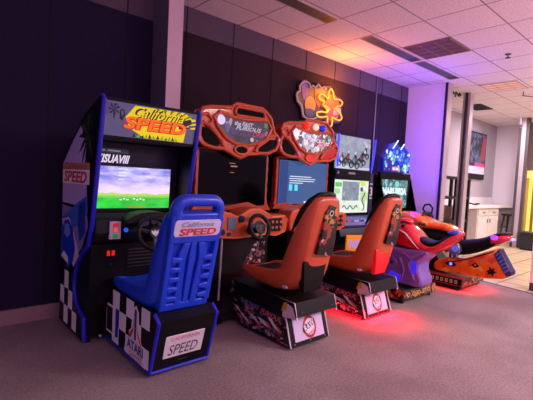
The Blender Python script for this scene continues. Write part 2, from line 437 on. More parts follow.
# ------------------------------------------------------------------ 1  CALIFORNIA SPEED
CX = 1.535
t = thing('racing_arcade_machine', 'blue and black sit-down racing game with blue bucket seat and glowing yellow title sign', 'arcade machine', (CX, 3.2, 0))
t['_o'] = (0, 3.2, 0)
hw = .435
side = [(4.10, .03), (4.10, 1.52), (3.54, 1.90), (3.17, 2.02), (3.13, 1.995), (3.20, 1.60), (3.31, 1.01), (3.36, .90), (3.38, .84),
        (3.50, .76), (3.62, .65), (3.70, .53), (3.71, .40), (3.66, .31), (3.57, .25), (3.44, .22), (3.42, .03)]
sidem = mat('side_panel_black', '#0d0b18', .4, spec=.22)
for s in (-1, 1):
    x0, x1 = (-hw, -hw+.03) if s < 0 else (hw-.03, hw)
    b = B(sidem); b.px(side, x0, x1)
    if s < 0:
        f = left(-hw)
        U = lambda y: -y
        P = lambda pts: [(-y, z) for y, z in pts]
        # lilac sky and pale dunes behind the palm
        b.plate(f, P([(4.08, 1.12), (4.08, 1.50), (3.80, 1.70), (3.60, 1.82), (3.45, 1.62), (3.42, 1.30), (3.40, 1.10)]), 0, .001, lilac)
        b.plate(f, P([(4.08, .62), (4.08, 1.14), (3.42, 1.14), (3.36, 1.0), (3.50, .80), (3.70, .66), (3.74, .62)]), 0, .001, mat('side_violet', '#8474b8', .4))
        # palm leaves
        random.seed(3)
        for i in range(13):
            a = math.radians(-165+i*27); c = (3.42, 1.74); l = .28+.08*random.random()
            if i in (3, 4, 5, 6): l *= 1.35
            p0 = (c[0]+.0, c[1]); tip = (c[0]+l*math.cos(a)*.55+.03, c[1]+l*math.sin(a)*.8)
            nx, ny = -(tip[1]-c[1]), tip[0]-c[0]; q = .022/max(.01, math.hypot(nx, ny)); mid = ((p0[0]*.5+tip[0]*.5)+nx*q, (p0[1]*.5+tip[1]*.5)+ny*q); mid2 = ((p0[0]*.5+tip[0]*.5)-nx*q, (p0[1]*.5+tip[1]*.5)-ny*q)
            def clampside(p): return (max(3.24, min(4.05, p[0])), max(1.1, min(1.93-max(0, p[0]-3.3)*.35, p[1])))
            b.plate(f, P([p0, clampside(mid), clampside(tip), clampside(mid2)]), .001, .002+.0002*i, [mat('palm_dark', '#0e1a16', .5), mat('palm_green', '#3c4a2a', .5), mat('palm_dark', '#0e1a16', .5)][i % 3])
        # title
        b.plate(f, P([(4.08, 1.32), (4.08, 1.44), (3.36, 1.45), (3.36, 1.33)]), .001, .0035, white)
        b.plate(f, P([(4.08, 1.45), (4.08, 1.505), (3.36, 1.505), (3.36, 1.455)]), .001, .0035, mat('side_sand', '#b58a6a', .5))
        b.text(f, 'California', -3.73, 1.478, .60, .06, .0036, mat('side_title_red', '#b8323c', .4), shear=.3, bold=.01)
        b.text(f, 'SPEED', -3.72, 1.385, .62, .10, .0036, red, shear=.15, bold=.03)
        # road, blue sea and car
        b.plate(f, P([(4.07, 1.00), (3.60, 1.18), (3.40, 1.24), (3.38, 1.10), (3.60, .98), (4.07, .84)]), .001, .0025, mat('side_blue', '#3b64c8', .4))
        b.plate(f, P([(4.07, .98), (3.86, 1.02), (3.62, .80), (3.56, .72), (3.70, .60), (3.96, .84)]), .001, .003, mat('side_pale', '#c9b7d6', .4))
        b.plate(f, P([(3.60, 1.16), (3.44, 1.20), (3.42, .94), (3.55, .84), (3.62, 1.0)]), .0025, .0034, mat('side_sea', '#16389e', .4))
        b.plate(f, P([(4.05, .66), (4.06, .86), (3.98, .98), (3.86, 1.00), (3.74, .92), (3.66, .76), (3.72, .64), (3.86, .56)]), .003, .005, mat('car_blue', '#1138c0', .35))
        b.plate(f, P([(4.00, .86), (3.96, .95), (3.86, .96), (3.80, .88), (3.88, .83)]), .005, .006, mat('car_glass', '#6f8fe0', .3))
        b.plate(f, P([(4.05, .64), (3.98, .70), (3.86, .66), (3.84, .60)]), .005, .006, white)
        # chequered skirt
        for i in range(5):
            for j in range(3):
                y1 = 4.07-i*.12; z0 = .05+j*.16
                if y1-.12 < 3.44: continue
                if j >= 1 and y1 - .12 < 3.58: continue
                if j == 2 and y1 - .12 < 3.68: continue
                if (i+j) % 2 == 1: b.plate(f, P([(y1, z0), (y1, z0+.16), (y1-.12, z0+.16), (y1-.12, z0)]), .001, .002, white)
    b.build('side_panel', t)
    e = B(blue_edge); xm = (x0+x1)/2
    e.tube([(xm, y, z) for y, z in side[3:]], .0195, n=8)
    e.build('edge_trim', t)
b = B(black)
b.px([(4.06, .06), (4.06, 1.50), (3.56, 1.85), (3.50, 1.84), (3.52, 1.0), (3.42, .88), (3.36, .84), (3.42, .06)], -hw+.03, hw-.03)
b.px([(3.18, 1.99), (3.54, 1.87), (3.54, 1.70), (3.25, 1.70)], -hw+.03, hw-.03)
b.build('cabinet', t)
# marquee
mf = Fr((0, 3.15, 2.0), (1, 0, 0), (0, -.065, .30)); mw = hw-.035
# frame: v=0 at top, go down negative
my = mat('marquee_yellow', '#241c04', .2, emit='#e6c400', es=.95); mo = mat('marquee_orange', '#300', .2, emit='#ff5a10', es=1.25)
mg = mat('marquee_grey', '#111', .2, emit='#6e6296', es=.5); mdk = mat('marquee_dark', '#0c0a10', .3, emit='#201828', es=.5)
mgr = mat('marquee_green', '#020', .2, emit='#6fae18', es=.8); mol = mat('marquee_olive', '#020', .2, emit='#8a7a10', es=.7)
mred = mat('marquee_red', '#200', .2, emit='#b02810', es=.9)
mb = B(mg); mb.rect(mf, -mw, mw, -.275, -.01, 0, .012)
z = .012
mb.plate(mf, [(-mw, -.02), (-.30, -.03), (-.33, -.10), (-mw, -.12)], z, z+.001, mat('marquee_violet', '#111', .2, emit='#5a4a90', es=.55))
mb.plate(mf, [(-.17, -.02), (.28, -.015), (.36, -.06), (.31, -.16), (.30, -.27), (-.06, -.27), (-.20, -.20), (-.24, -.12)], z, z+.001, my)
for k in range(9):
    a = math.radians(8+k*12); c0 = (.10, -.16)
    r0, r1 = .20, .34
    def cl(u, v): return (max(-mw, min(mw, u)), max(-.27, min(-.015, v)))
    mb.plate(mf, [cl(c0[0]+r0*math.cos(a), c0[1]+.5*r0*math.sin(a)), cl(c0[0]+r1*math.cos(a-.05), c0[1]+.55*r1*math.sin(a-.05)), cl(c0[0]+r1*math.cos(a+.05), c0[1]+.55*r1*math.sin(a+.05))], z+.001, z+.002, my if k < 3 else mol)
# little palm and cycle figures at the left, plants at the lower edge
for k in range(7):
    a = math.radians(20+k*50); mb.plate(mf, [(-.335, -.07), (-.335+.05*math.cos(a), -.07+.05*math.sin(a)), (-.335+.04*math.cos(a+.4), -.07+.04*math.sin(a+.4))], z+.001, z+.002, mdk)
mb.plate(mf, [(-.34, -.07), (-.33, -.07), (-.325, -.14), (-.335, -.14)], z+.001, z+.002, mdk)
mb.plate(mf, [(-.29, -.07), (-.26, -.06), (-.245, -.10), (-.26, -.15), (-.285, -.14)], z+.001, z+.002, mdk)
mb.plate(mf, [(-.28, -.075), (-.265, -.07), (-.258, -.10), (-.27, -.12)], z+.002, z+.003, mg)
for k in range(12):
    u = -.17+.035*k; h = .02+.02*random.random()
    mb.plate(mf, [(u, -.268), (u+.03, -.268), (u+.015+.01*math.sin(k), -.268+h)], z+.002, z+.003, mgr if k % 2 else mdk)
mb.plate(mf, [(.22, -.10), (.34, -.06), (.36, -.10), (.30, -.13), (.36, -.14), (.24, -.16)], z+.002, z+.003, mdk)
mb.text(mf, 'California', .055, -.068, .46, .085, z+.0035, mdk, shear=.45, bold=.045)
mb.text(mf, 'California', .045, -.064, .46, .085, z+.0055, my, shear=.45, bold=.01)
mb.text(mf, 'SPEED', .03, -.160, .56, .105, z+.0035, mred, shear=.1, bold=.07)
mb.text(mf, 'SPEED', .03, -.157, .55, .095, z+.0055, mo, shear=.1, bold=.02)
o = mb.build('marquee', t, flat=True); lab(o, 'lit yellow title sign reading California SPEED')
b = B(black); b.rect(mf, -mw-.005, mw+.005, -.30, -.275, -.01, .02); b.rect(mf, -mw-.005, mw+.005, -.01, .01, -.01, .02)
b.build('marquee_frame', t)
# monitor
sf = Fr((0, 3.475, 1.32), (1, 0, 0), (0, -.03, 1.0))
bez = mat('bezel', '#1c1730', .3, spec=.22)
b = B(bez)
b.rect(sf, -hw+.032, hw-.032, -.36, .37, -.04, 0)
b.rect(sf, -.36, .36, -.205, -.195, 0, .008, blackp); b.rect(sf, -.36, .36, .190, .200, 0, .008, blackp)
b.rect(sf, -.375, -.355, -.205, .200, 0, .008, blackp); b.rect(sf, .355, .375, -.205, .200, 0, .008, blackp)
o = b.build('screen_bezel', t)
b = B(white); b.text(sf, 'KISUAVIII', -.210, .235, .29, .075, .003, mat('sticker_white_glow', '#e8e8ee', .3, emit='#e0e8ff', es=.45), shear=.35, bold=.04)  # unlit lettering, slight glow painted in to make it brighter
b.rect(sf, -.385, -.08, .285, .325, .0, .002, mat('bezel_teal', '#2a5868', .4))
b.rect(sf, -.36, -.28, .298, .312, .002, .003, white); b.rect(sf, -.26, -.15, .298, .312, .002, .003, white)
for i in range(4): b.rect(sf, -.398, -.378, .08+.03*i, .095+.03*i, 0, .002, mat('bezel_green', '#3fae96', .4))
o = b.build('bezel_sticker', t, flat=True); lab(o, 'slanted white lettering above the screen')
b = B(screen_landscape('cs_screen', 1.05)); b.rect(sf, -.362, .335, -.190, .172, 0, .003)
o = b.build('screen', t, flat=True); lab(o, 'glowing screen with violet sky over a green field')
b = B(mat('hud_white', '#111', .3, emit='#e8ffff', es=1.0))
for i in range(4): b.rect(sf, -.16, -.16+[.08, .06, .07, .05][i], .15-.03*i, .156-.03*i, .003, .004)
for i in range(7): b.rect(sf, -.14+.03*i+(.03 if i > 2 else 0), -.12+.03*i+(.03 if i > 2 else 0), -.12+.008*(i % 2), -.11+.008*(i % 2), .003, .004)
b.rect(sf, -.08, .10, -.176, -.168, .003, .004, mat('hud_red', '#111', .3, emit='#d04030', es=.8))
b.build('screen_readout', t, flat=True)
# dashboard
b = B(blackp)
b.px([(3.50, 1.06), (3.36, 1.10), (3.30, 1.06), (3.29, .94), (3.34, .86), (3.50, .86)], -hw+.035, hw-.035)
b.loft([[(x, 3.32+.03*math.cos(PI*i/10)*0, .0) for i in range(1)] for x in (0,)], cap=False) if False else None
hood = []
for i in range(13):
    a = PI*i/12
    hood.append((.05+.24*math.cos(a), 1.02+.10*math.sin(a)))
b.py(hood, 3.20, 3.40)
b.build('dashboard', t, bevel=.01)
df = front(3.19)
b = B(mat('gauge_face', '#3a3a62', .3)); b.disc(df, -.04, 1.035, .045, -.012, .002, rv=.032); b.disc(df, .13, 1.03, .05, -.012, .002, rv=.035)
b.disc(df, .05, 1.045, .03, -.012, .002)
pieces(b, 'gauge', t)
# start light panel
pf = Fr((-.245, 3.285, .965), (1, 0, 0), (0, 0, 1))
b = B(mat('light_panel', '#b8aec8', .4)); b.rect(pf, -.045, .045, -.072, .072, -.02, .006)
b.build('light_panel', t)
for c, v, nm in (('#e01820', .044, 'red'), ('#e0703a', 0, 'amber'), ('#12a050', -.044, 'green')):
    b = B(mat('lamp_'+nm, c, .3, emit=c, es=.35)); b.disc(pf, 0, v, .019, .006, .014, seg=14); lab(b.build('button', t), nm+' round button')
b = B(mat('blue_button', '#1440c0', .3, emit='#2868ff', es=.6)); b.disc(front(3.285), -.155, .965, .018, 0, .012); lab(b.build('button', t), 'glowing blue round button')
# steering wheel
wc = Vector((.01, 3.10, .95)); wu = Vector((1, 0, 0)); wv = Vector((0, .35, .94)).normalized(); wn = wu.cross(wv)
b = B(blackp); b.ring(wc, wu, wv, .135, .017, seg=36)
w = b.build('steering_wheel', t)
b = B(mat('spoke_dark', '#2a2630', .4))
for a in (20, 160, 270): b.tube([wc, wc+(wu*math.cos(math.radians(a))+wv*math.sin(math.radians(a)))*.13], [.022, .014], n=8, sq=.5)
b.build('spokes', w)
b = B(blackp); b.cyl(wc-wn*.0, wc-wn*-.02, .045); b.cyl(wc-wn*.16, wc, .03); b.build('hub', w)
hf = Fr(wc+wn*.021, wu, wv); b = B(plastic_white)
b.plate(hf, [(-.03, .0), (-.03, .025), (-.008, .012), (0, .03), (.008, .012), (.03, .025), (.03, 0), (0, -.03)], 0, .002); lab(b.build('emblem', w), 'white winged emblem on the hub')
# louvres & coin door
b = B(darkgrey)
for i in range(6): b.box(-.10, .16, 3.352, 3.366, .78-.03*i, .788-.03*i)
b.build('speaker_grille', t)
b = B(blackp); b.box(-.32, -.02, 3.385, 3.42, .30, .82, black)
b.box(-.31, -.17, 3.372, 3.388, .70, .82)
cd = b.build('coin_door', t, bevel=.004)
b = B(mat('coin_red', '#200', .3, emit='#e02018', es=.9))
b.box(-.275, -.250, 3.364, 3.373, .74, .785); b.box(-.235, -.210, 3.364, 3.373, .74, .785)
for q in pieces(b, 'coin_slot', cd): lab(q, 'red lit coin slot')
b = B(chrome); b.cyl((-.24, 3.385, .665), (-.24, 3.37, .665), .014); b.cyl((-.24, 3.385, .43), (-.24, 3.37, .43), .014); pieces(b, 'lock', cd)
for x in (-.38, .38):
    for y in (3.47, 4.0):
        B(rubber).cyl((x, y, 0), (x, y, .05), .025).build('foot', t)
# seat pedestal
ped = [(2.585, .035), (2.475, .43), (2.56, .47), (2.90, .48), (3.30, .47), (3.44, .40), (3.44, .035)]
b = B(black); b.px(ped, -.245, .245)
b.box(-.10, .10, 3.40, 3.45, .05, .30); b.box(-.18, .18, 2.6, 3.1, .46, .50, blackp)
f = left(-.245)
for i in range(6):
    for j in range(3):
        y1 = 3.41-i*.135; z0 = .05+j*.142; y2 = max(y1-.135, 2.60)
        if (i+j) % 2 == 1 and not (i == 0): b.plate(f, P([(y1, z0), (y1, z0+.142), (y2, z0+.142), (y2, z0)]), 0, .0015, white)
# recessed grey vent near the front
b.plate(f, P([(3.40, .10), (3.40, .34), (3.20, .34), (3.20, .10)]), .0015, .003, white)
b.plate(f, P([(3.385, .12), (3.385, .32), (3.27, .32), (3.27, .12)]), .003, .006, blackp)
for k in range(5): b.plate(f, P([(3.37, .15+.03*k), (3.37, .158+.03*k), (3.285, .158+.03*k), (3.285, .15+.03*k)]), .006, .008, darkgrey)
b.plate(f, P([(3.20, .10), (3.20, .34), (3.15, .33), (3.15, .11)]), .003, .006, blue_edge)
# fuji logo
lw = [(3.02, .06), (2.99, .14), (2.93, .17), (2.94, .24), (2.90, .27), (2.88, .42), (2.83, .46), (2.78, .42), (2.77, .27), (2.72, .20), (2.68, .16), (2.645, .045)]
pd = b.build('seat_pedestal', t)
b = B(white)
b.plate(f, P(lw), .001, .003)
lb = mat('logo_blue', '#24247c', .4); lr = mat('logo_red', '#c8284c', .4); lo = mat('logo_orange', '#e0643c', .4)
b.plate(f, P([(2.845, .20), (2.845, .43), (2.812, .43), (2.812, .20)]), .003, .004, lb)
b.plate(f, P([(2.858, .43), (2.858, .33), (2.875, .28), (2.93, .22), (2.94, .19), (2.90, .20), (2.865, .25), (2.852, .33)]), .003, .004, lr)
b.plate(f, P([(2.80, .43), (2.80, .33), (2.785, .28), (2.735, .22), (2.715, .18), (2.755, .20), (2.79, .25), (2.806, .33)]), .003, .004, lo)
b.text(f, 'ATARI', -2.825, .145, .28, .075, .004, lb, bold=.03)
b.text(f, 'GAMES', -2.81, .078, .22, .035, .004, lr)
lab(b.build('maker_logo', pd, flat=True), 'white three-stroke mountain logo reading ATARI')
# pedestal back, with plate
bfv = Vector((0, 2.475-2.585, .43-.035)).normalized()
bf = Fr((0, 2.585, .035), (1, 0, 0), bfv)
b = B(plastic_white); b.rect(bf, -.165, .155, .10, .285, .001, .008)
pl = b.build('license_plate', pd, bevel=.004)
b = B(lb); b.text(bf, 'SPEED', -.01, .165, .24, .085, .0085, mat('plate_ink', '#1c1c30', .5), shear=.2, bold=.0)
b.text(bf, 'CALIFORNIA', -.005, .255, .24, .03, .0085, lr)
lab(b.build('plate_lettering', pl, flat=True), 'dark SPEED under small red CALIFORNIA')
b = B(darkgrey); b.rect(bf, -.03, .05, .055, .062, 0, .004); b.build('vent_slot', pd)
e = B(blue_edge)
for s in (-1, 1): e.tube([(s*.238, 3.42, .035), (s*.238, 2.588, .035), (s*.238, 2.478, .425), (s*.238, 2.545, .47)], .0145, n=8)
e.tube([(-.238, 2.586, .036), (.238, 2.586, .036)], .0145, n=8)
e.build('edge_trim', pd)
for x in (-.19, .19):
    for y in (2.64, 3.38): B(rubber).cyl((x, y, 0), (x, y, .04), .022).build('foot', pd)
b = B(plastic_white); b.tube([(-.27, 3.46, .02), (-.29, 3.5, .10), (-.26, 3.5, .14)], .012); b.build('cable_clip', pd)

# bucket seats: loft of C shaped cross sections
def bucket(b, st, m, thick=.05):
    rings = []
    for (y, z, ny, nz, bd, wb, wf) in st:
        l = math.hypot(ny, nz); ny /= l; nz /= l
        sec = [(-wb, 0), (-wf*.99, bd*.45), (-wf, bd), (-wf+.035, bd+.012), (-wf+.065, bd*.8), (-wb+.03, thick+.012), (-wb*.45, thick),
               (wb*.45, thick), (wb-.03, thick+.012), (wf-.065, bd*.8), (wf-.035, bd+.012), (wf, bd), (wf*.99, bd*.45), (wb, 0), (wb*.4, -.004), (-wb*.4, -.004)]
        rings.append([(u, y+ny*n, z+nz*n) for u, n in sec])
    b.loft(rings, m)
b = B(seatblue)
bucket(b, [(3.37, .50, .25, 1, .05, .19, .22), (3.33, .455, .1, 1, .11, .20, .235), (3.0, .44, 0, 1, .14, .205, .24), (2.76, .44, .1, 1, .16, .205, .245), (2.63, .47, .7, .9, .19, .20, .245),
           (2.565, .58, 1, .15, .17, .20, .24), (2.525, .80, 1, .2, .14, .205, .235), (2.47, 1.0, 1, .2, .12, .205, .23), (2.435, 1.14, 1, .2, .10, .20, .215), (2.42, 1.20, 1, .2, .08, .18, .19)], seatblue)
seat = b.build('seat', t, subsurf=2)
bk = Fr((0, 2.562, .57), (1, 0, 0), (0, 2.425-2.562, 1.17-.57))
LL = math.hypot(.137, .60)
b = B(seatblue)
# raised frame, centre spine with grooves, ladder rungs
for s in (-1, 1):
    b.plate(bk, [(s*.205, -.05), (s*.155, -.05), (s*.165, .30), (s*.175, .50), (s*.205, .50)], -.03, .028)
    b.plate(bk, [(s*.095, -.06), (s*.03, -.06), (s*.055, .30), (s*.03, .42), (s*.085, .42), (s*.115, .34), (s*.095, .20)], -.03, .022)
b.plate(bk, [(-.025, -.06), (.025, -.06), (.025, .42), (-.025, .42)], -.03, .018)
pieces(b, 'back_rib', seat, bevel=.008, seg=2)
b = B(seatblue)
for s in (-1, 1):
    for k in range(5):
        v = .0+.075*k
        b.plate(bk, [(s*.165, v-.028), (s*.085, v-.018), (s*.085, v+.012), (s*.168, v+.022)], -.03, .030)
pieces(b, 'back_step', seat, bevel=.008, seg=2)
b = B(seatblue); b.plate(bk, [(-.195, .42), (.195, .42), (.21, .46), (.21, .60), (.19, .64), (-.19, .64), (-.21, .60), (-.21, .46)], -.05, .03)
b.plate(bk, [(-.20, -.10), (.20, -.10), (.20, -.04), (-.20, -.04)], -.05, .02)
pieces(b, 'back_panel', seat, bevel=.012, seg=3)
b = B(seatblue)
hp = []
for a in range(0, 91, 15): hp.append((-.145-.02*0-.045*math.cos(math.radians(a)), .70+.045*math.sin(math.radians(a))))
hp = [(-.17, .60), (-.17, .64)]+[(-.10-.07*math.cos(math.radians(a)), .655+.07*math.sin(math.radians(a))) for a in range(0, 91, 18)]
hp += [(-u, v) for u, v in reversed(hp)]
b.tube([bk.p(u, v, -.01) for u, v in hp], .043, n=12, sq=1.1)
b.build('headrest_handle', seat)
b = B(mat('badge_white', '#c8cfe6', .4)); b.plate(bk, [(-.175, .475), (.165, .475), (.185, .495), (.185, .575), (.165, .595), (-.175, .595), (-.19, .575), (-.19, .495)], .028, .036)
bd = b.build('badge', seat, bevel=.003)
b = B(red); b.text(bk, 'SPEED', 0, .510, .30, .05, .038, red, shear=.1, bold=.03)
b.text(bk, 'California', -.01, .565, .26, .035, .038, mat('badge_grey', '#7a86a8', .4), shear=.4, bold=.01); lab(b.build('badge_lettering', bd, flat=True), 'red SPEED under grey California')

# ------------------------------------------------------------------ 2,3  orange drift racers
ffart = art('flame_art', ['#0a080c', '#0d0a10', '#120c14', '#b8a6bc', '#0a080c', '#0c0a10', '#6a5c70', '#0a080c', '#8c3820', '#141018', '#0c0a0e', '#a85a6a'], 30, dist=.05, stretch=(1, .8, 1.3))
flame = art('seat_back_art', ['#08080a', '#0a080c', '#0c0a10', '#98341c', '#0a080c', '#08080c', '#0c0a10', '#b88a30', '#0a080c', '#c8b0cc', '#0a0a0e', '#0c080c', '#8a2848'], 24, dist=.06)
def drift_machine(cx, dy, lit, label):
    t = thing('racing_arcade_machine', label, 'arcade machine', (0, 3.2, 0), loc=(cx, 3.2+dy, 0), group='twin orange seated drift racing machines')
    b = B(black)
    b.px([(4.08, .05), (4.08, 1.75), (3.95, 2.0), (3.62, 2.05), (3.64, 1.10), (3.52, .95), (3.45, .80), (3.72, .55), (3.72, .05)], -.47, .47)
    b.build('cabinet', t, bevel=.008)
    b = B(black); b.px([(3.72, .05), (3.72, .30), (3.40, .24), (3.18, .14), (3.14, .05)], -.42, .42); b.build('footwell_base', t, bevel=.006)
    b = B(blackp); b.px([(3.70, .16), (3.70, .30), (3.46, .26)], -.30, .30); b.build('pedal_plate', t)
    b = B(steel); b.cyl((-.34, 3.30, .20), (-.30, 3.34, .84), .012, m=mat('pole_pale', '#b0a6b4', .3, .3)); b.build('support_pole', t)
    for x in (-.38, .38):
        for y in (3.22, 4.0): B(rubber).cyl((x, y, 0), (x, y, .06), .026).build('foot', t)
    # screen frame with scalloped edge
    fr = front(3.60); b = B(orange_d)
    out = [(-.52, 1.14)]
    for i in range(9): out.append((-.50+.008*(i % 2), 1.2+.06*i))
    for i in range(13): out.append((-.48+.08*i, 1.74+.015*(i % 2)))
    for i in range(9): out.append((.50-.008*(i % 2), 1.68-.06*i))
    out.append((.52, 1.12))
    b.plate(fr, out, -.05, .02)
    b.plate(fr, [(-.55, 1.09), (-.5, 1.15), (-.3, 1.17), (-.15, 1.13), (.05, 1.16), (.2, 1.18), (.35, 1.13), (.5, 1.15), (.55, 1.08)], -.05, .04)
    b.build('screen_frame', t, bevel=.006)
    b = B(blackgloss); b.rect(fr, -.462, .462, 1.135, 1.725, .018, .024)
    for u in (-.40, -.2, 0, .2, .4): pass
    b.build('screen_bezel', t)
    if lit:
        b = B(screen('screen_blue', '#3a64a0', .75)); b.rect(fr, -.45, .45, 1.15, 1.70, .024, .027)
        s = b.build('screen', t, flat=True); lab(s, 'glowing blue screen with white text lines')
        b = B(screen('screen_text', '#e8f4ff', 1.1))
        for k, (u0, u1) in enumerate(((-.26, .14), (-.27, .22), (-.26, .20), (-.27, -.02))): b.rect(fr, u0, u1, 1.50-.028*k, 1.508-.028*k, .027, .028)
        b.rect(fr, .02, .13, 1.165, 1.185, .027, .028)
        b.build('screen_text', s, flat=True)
        b = B(screen('screen_icon', '#60d8f0', 1.0)); b.rect(fr, -.27, -.21, 1.32, 1.40, .027, .028); b.rect(fr, -.17, -.11, 1.32, 1.40, .027, .028); b.build('screen_icon', s, flat=True)
        b = B(screen('screen_panel_blue', '#2a4a90', .7)); b.rect(fr, -.44, -.30, 1.16, 1.69, .027, .0275); b.build('screen_side_band', s, flat=True)
    else:
        b = B(glassblk); b.rect(fr, -.45, .45, 1.15, 1.70, .024, .027); s = b.build('screen', t, flat=True); lab(s, 'dark idle screen')
        b = B(screen('screen_dim', '#c08068', .8)); b.rect(fr, -.08, .0, 1.60, 1.607, .027, .028); b.rect(fr, -.06, .03, 1.565, 1.578, .027, .028); b.rect(fr, -.07, -.01, 1.50, 1.506, .027, .028)
        b.build('screen_text', s, flat=True)
    # topper sign
    mf = Fr((0, 3.50, 0), (1, 0, 0), (0, 0, 1))
    outer = [(-.50, 2.125), (-.40, 2.155), (-.31, 2.165), (-.14, 2.185), (-.08, 2.235), (.29, 2.235), (.36, 2.19), (.42, 2.138), (.476, 1.99), (.545, 1.94), (.55, 1.88), (.525, 1.80), (.40, 1.745), (.27, 1.735),
             (.108, 1.714), (0.0, 1.665), (-.10, 1.70), (-.23, 1.75), (-.34, 1.745), (-.47, 1.765), (-.535, 1.81), (-.55, 1.88), (-.504, 1.99), (-.53, 2.06)]
    b = B(orange); b.plate(mf, outer, -.16, .0); sg = b.build('topper_sign', t, bevel=.018, seg=3)
    # side ribs framing the art
    artp = [(-.36, 2.06), (-.293, 2.12), (-.11, 2.085), (.083, 2.085), (.36, 2.11), (.43, 2.03), (.345, 1.885), (.20, 1.835), (.103, 1.805), (-.084, 1.815), (-.206, 1.865), (-.312, 1.97)]
    b = B(orange)
    b.tube([mf.p(u, v, .012) for u, v in artp], .019, n=8, closed=True)
    b.tube([mf.p(u, v, .008) for u, v in outer], .020, n=8, closed=True)
    b.tube([mf.p(u, v, .012) for u, v in [(-.50, 1.99), (-.42, 1.97), (-.34, 1.90), (-.26, 1.83), (-.22, 1.76)]], .022, n=8)
    b.tube([mf.p(u, v, .012) for u, v in [(.50, 1.96), (.42, 1.94), (.35, 1.88), (.25, 1.82), (.2, 1.75)]], .022, n=8)
    b.tube([mf.p(u, v, .010) for u, v in [(-.52, 2.05), (-.44, 2.08), (-.38, 2.02), (-.45, 1.95)]], .018, n=8)
    b.build('raised_rim', sg)
    aa = art('topper_art_lit' if lit else 'topper_art', ['#b8a4c8', '#1c1834', '#3a2c6c', '#1c1834', '#5c4ca0', '#141020', '#241c3c', '#4c2c54', '#2a3050', '#141020'] if not lit else ['#ffffff', '#403850', '#ffdfe8', '#504868', '#8c9cc0', '#245c3c', '#a03444', '#d0c0c8'], 17, es=.6 if not lit else .85, dist=.1)
    b = B(aa); b.plate(mf, artp, 0, .010)
    wt = mat('topper_white' if not lit else 'topper_white_lit', '#111', .3, emit='#e8d8f0', es=.6 if not lit else 1.0)
    rd = mat('topper_pink' if not lit else 'topper_pink_lit', '#111', .3, emit='#d84070', es=.6 if not lit else .9)
    b.disc(mf, -.27, 2.04, .05, .010, .011, mat('topper_glare' if not lit else 'topper_glare_lit', '#111', .3, emit='#e0c8ff', es=.8 if not lit else 1.6))
    b.text(mf, 'the FAST', .03, 2.03, .26, .045, .013, wt, shear=.35, bold=.02)
    b.text(mf, 'FURIOUS', .10, 1.985, .36, .045, .013, wt, shear=.35, bold=.02)
    b.text(mf, 'DRIFT', .27, 1.935, .24, .055, .013, rd, shear=.3, bold=.02)
    b.disc(mf, .15, 1.875, .024, .011, .014, wt)
    b.rect(mf, .32, .37, 2.03, 2.08, .011, .013, mat('topper_green', '#111', .3, emit='#2a9050', es=.6))
    b.build('sign_artwork', sg, flat=True)
    # dark openings
    for nm, poly in (('left', [(-.490, 1.945), (-.43, 1.935), (-.35, 1.88), (-.275, 1.80), (-.29, 1.765), (-.371, 1.762), (-.46, 1.80), (-.495, 1.86)]), ('right', [(.235, 1.785), (.31, 1.85), (.40, 1.90), (.525, 1.915), (.53, 1.86), (.49, 1.81), (.38, 1.762), (.27, 1.76)])):
        b = B(mat('lens_dark', '#0a0508', .7, spec=.1) if not (lit and nm == 'right') else mat('lens_red', '#a01010', .2, emit='#c01818', es=.35))
        b.plate(mf, poly, .0, .014); b.build('lens', sg, bevel=.003)
    b = B(mat('lens_dark', '#0a0508', .7, spec=.1) if not lit else mat('lens_glow', '#c01010', .2, emit='#ff2818', es=.9)); b.disc(mf, .01, 1.752, .085, 0, .016, rv=.042, seg=18); b.build('lens', sg)
    b = B(orange); b.ring(mf.p(.01, 1.752, .012), (1, 0, 0), (0, 0, 1), .09, .014, seg=22, n=6, Rv=.047); b.build('lens_rim', sg)
    if lit:
        for u, c in ((-.10, '#ff2820'), (.07, '#d8d0b0'), (.21, '#1a2cc8')):
            b = B(mat('beacon_'+c, c, .2, emit=c, es=.7)); b.ball(mf.p(u, 2.155, .02), .05, .035, .045); b.build('beacon', sg)
    else:
        b = B(mat('lens_dark', '#0a0508', .7, spec=.1)); sl = [(-.07, 2.112), (.29, 2.118), (.32, 2.14), (.31, 2.185), (.28, 2.205), (-.06, 2.205), (-.095, 2.175), (-.095, 2.135)]
        b.plate(mf, sl, 0, .014); b.build('vent_opening', sg)
        b = B(orange); b.tube([mf.p(u, v, .014) for u, v in sl], .017, n=8, closed=True); b.build('vent_rim', sg)
    # dash console
    dfp = [(-.53, 1.02), (-.50, 1.09), (-.38, 1.12), (-.25, 1.09), (-.16, 1.055), (-.10, 1.09), (.0, 1.135), (.12, 1.14), (.22, 1.10), (.32, 1.05), (.50, 1.06), (.56, 1.0), (.54, .86), (.40, .82), (.25, .84), (0, .83), (-.2, .82), (-.42, .84), (-.54, .86)]
    b = B(orange); b.py(dfp, 3.26, 3.50); ds = b.build('dashboard', t, bevel=.022, seg=3)
    b = B(mat('dash_amber', '#e07c3c', .4, coat=.2)); b.tube([(u, 3.262, v-.012) for u, v in dfp[1:12]], .008, n=6); b.tube([(u*.92, 3.258, v+.012) for u, v in dfp[12:]], .007, n=6); pieces(b, 'dash_piping', ds)
    df = front(3.26)
    b = B(mat('gauge_teal', '#5a7484', .3)); b.rect(df, -.30, -.20, .92, 1.05, 0, .012); b.build('keypad', ds, bevel=.004)
    b = B(mat('dash_knob', '#16204a', .3)); b.disc(df, -.13, 1.03, .035, 0, .02); b.disc(df, -.36, .90, .03, 0, .014); b.disc(df, -.28, .875, .022, 0, .012); pieces(b, 'knob', ds)
    b = B(blackp); b.plate(df, [(.25, 1.02), (.44, 1.03), (.46, .92), (.42, .88), (.28, .88)], 0, .016)
    pn = b.build('shift_panel', ds, bevel=.004)
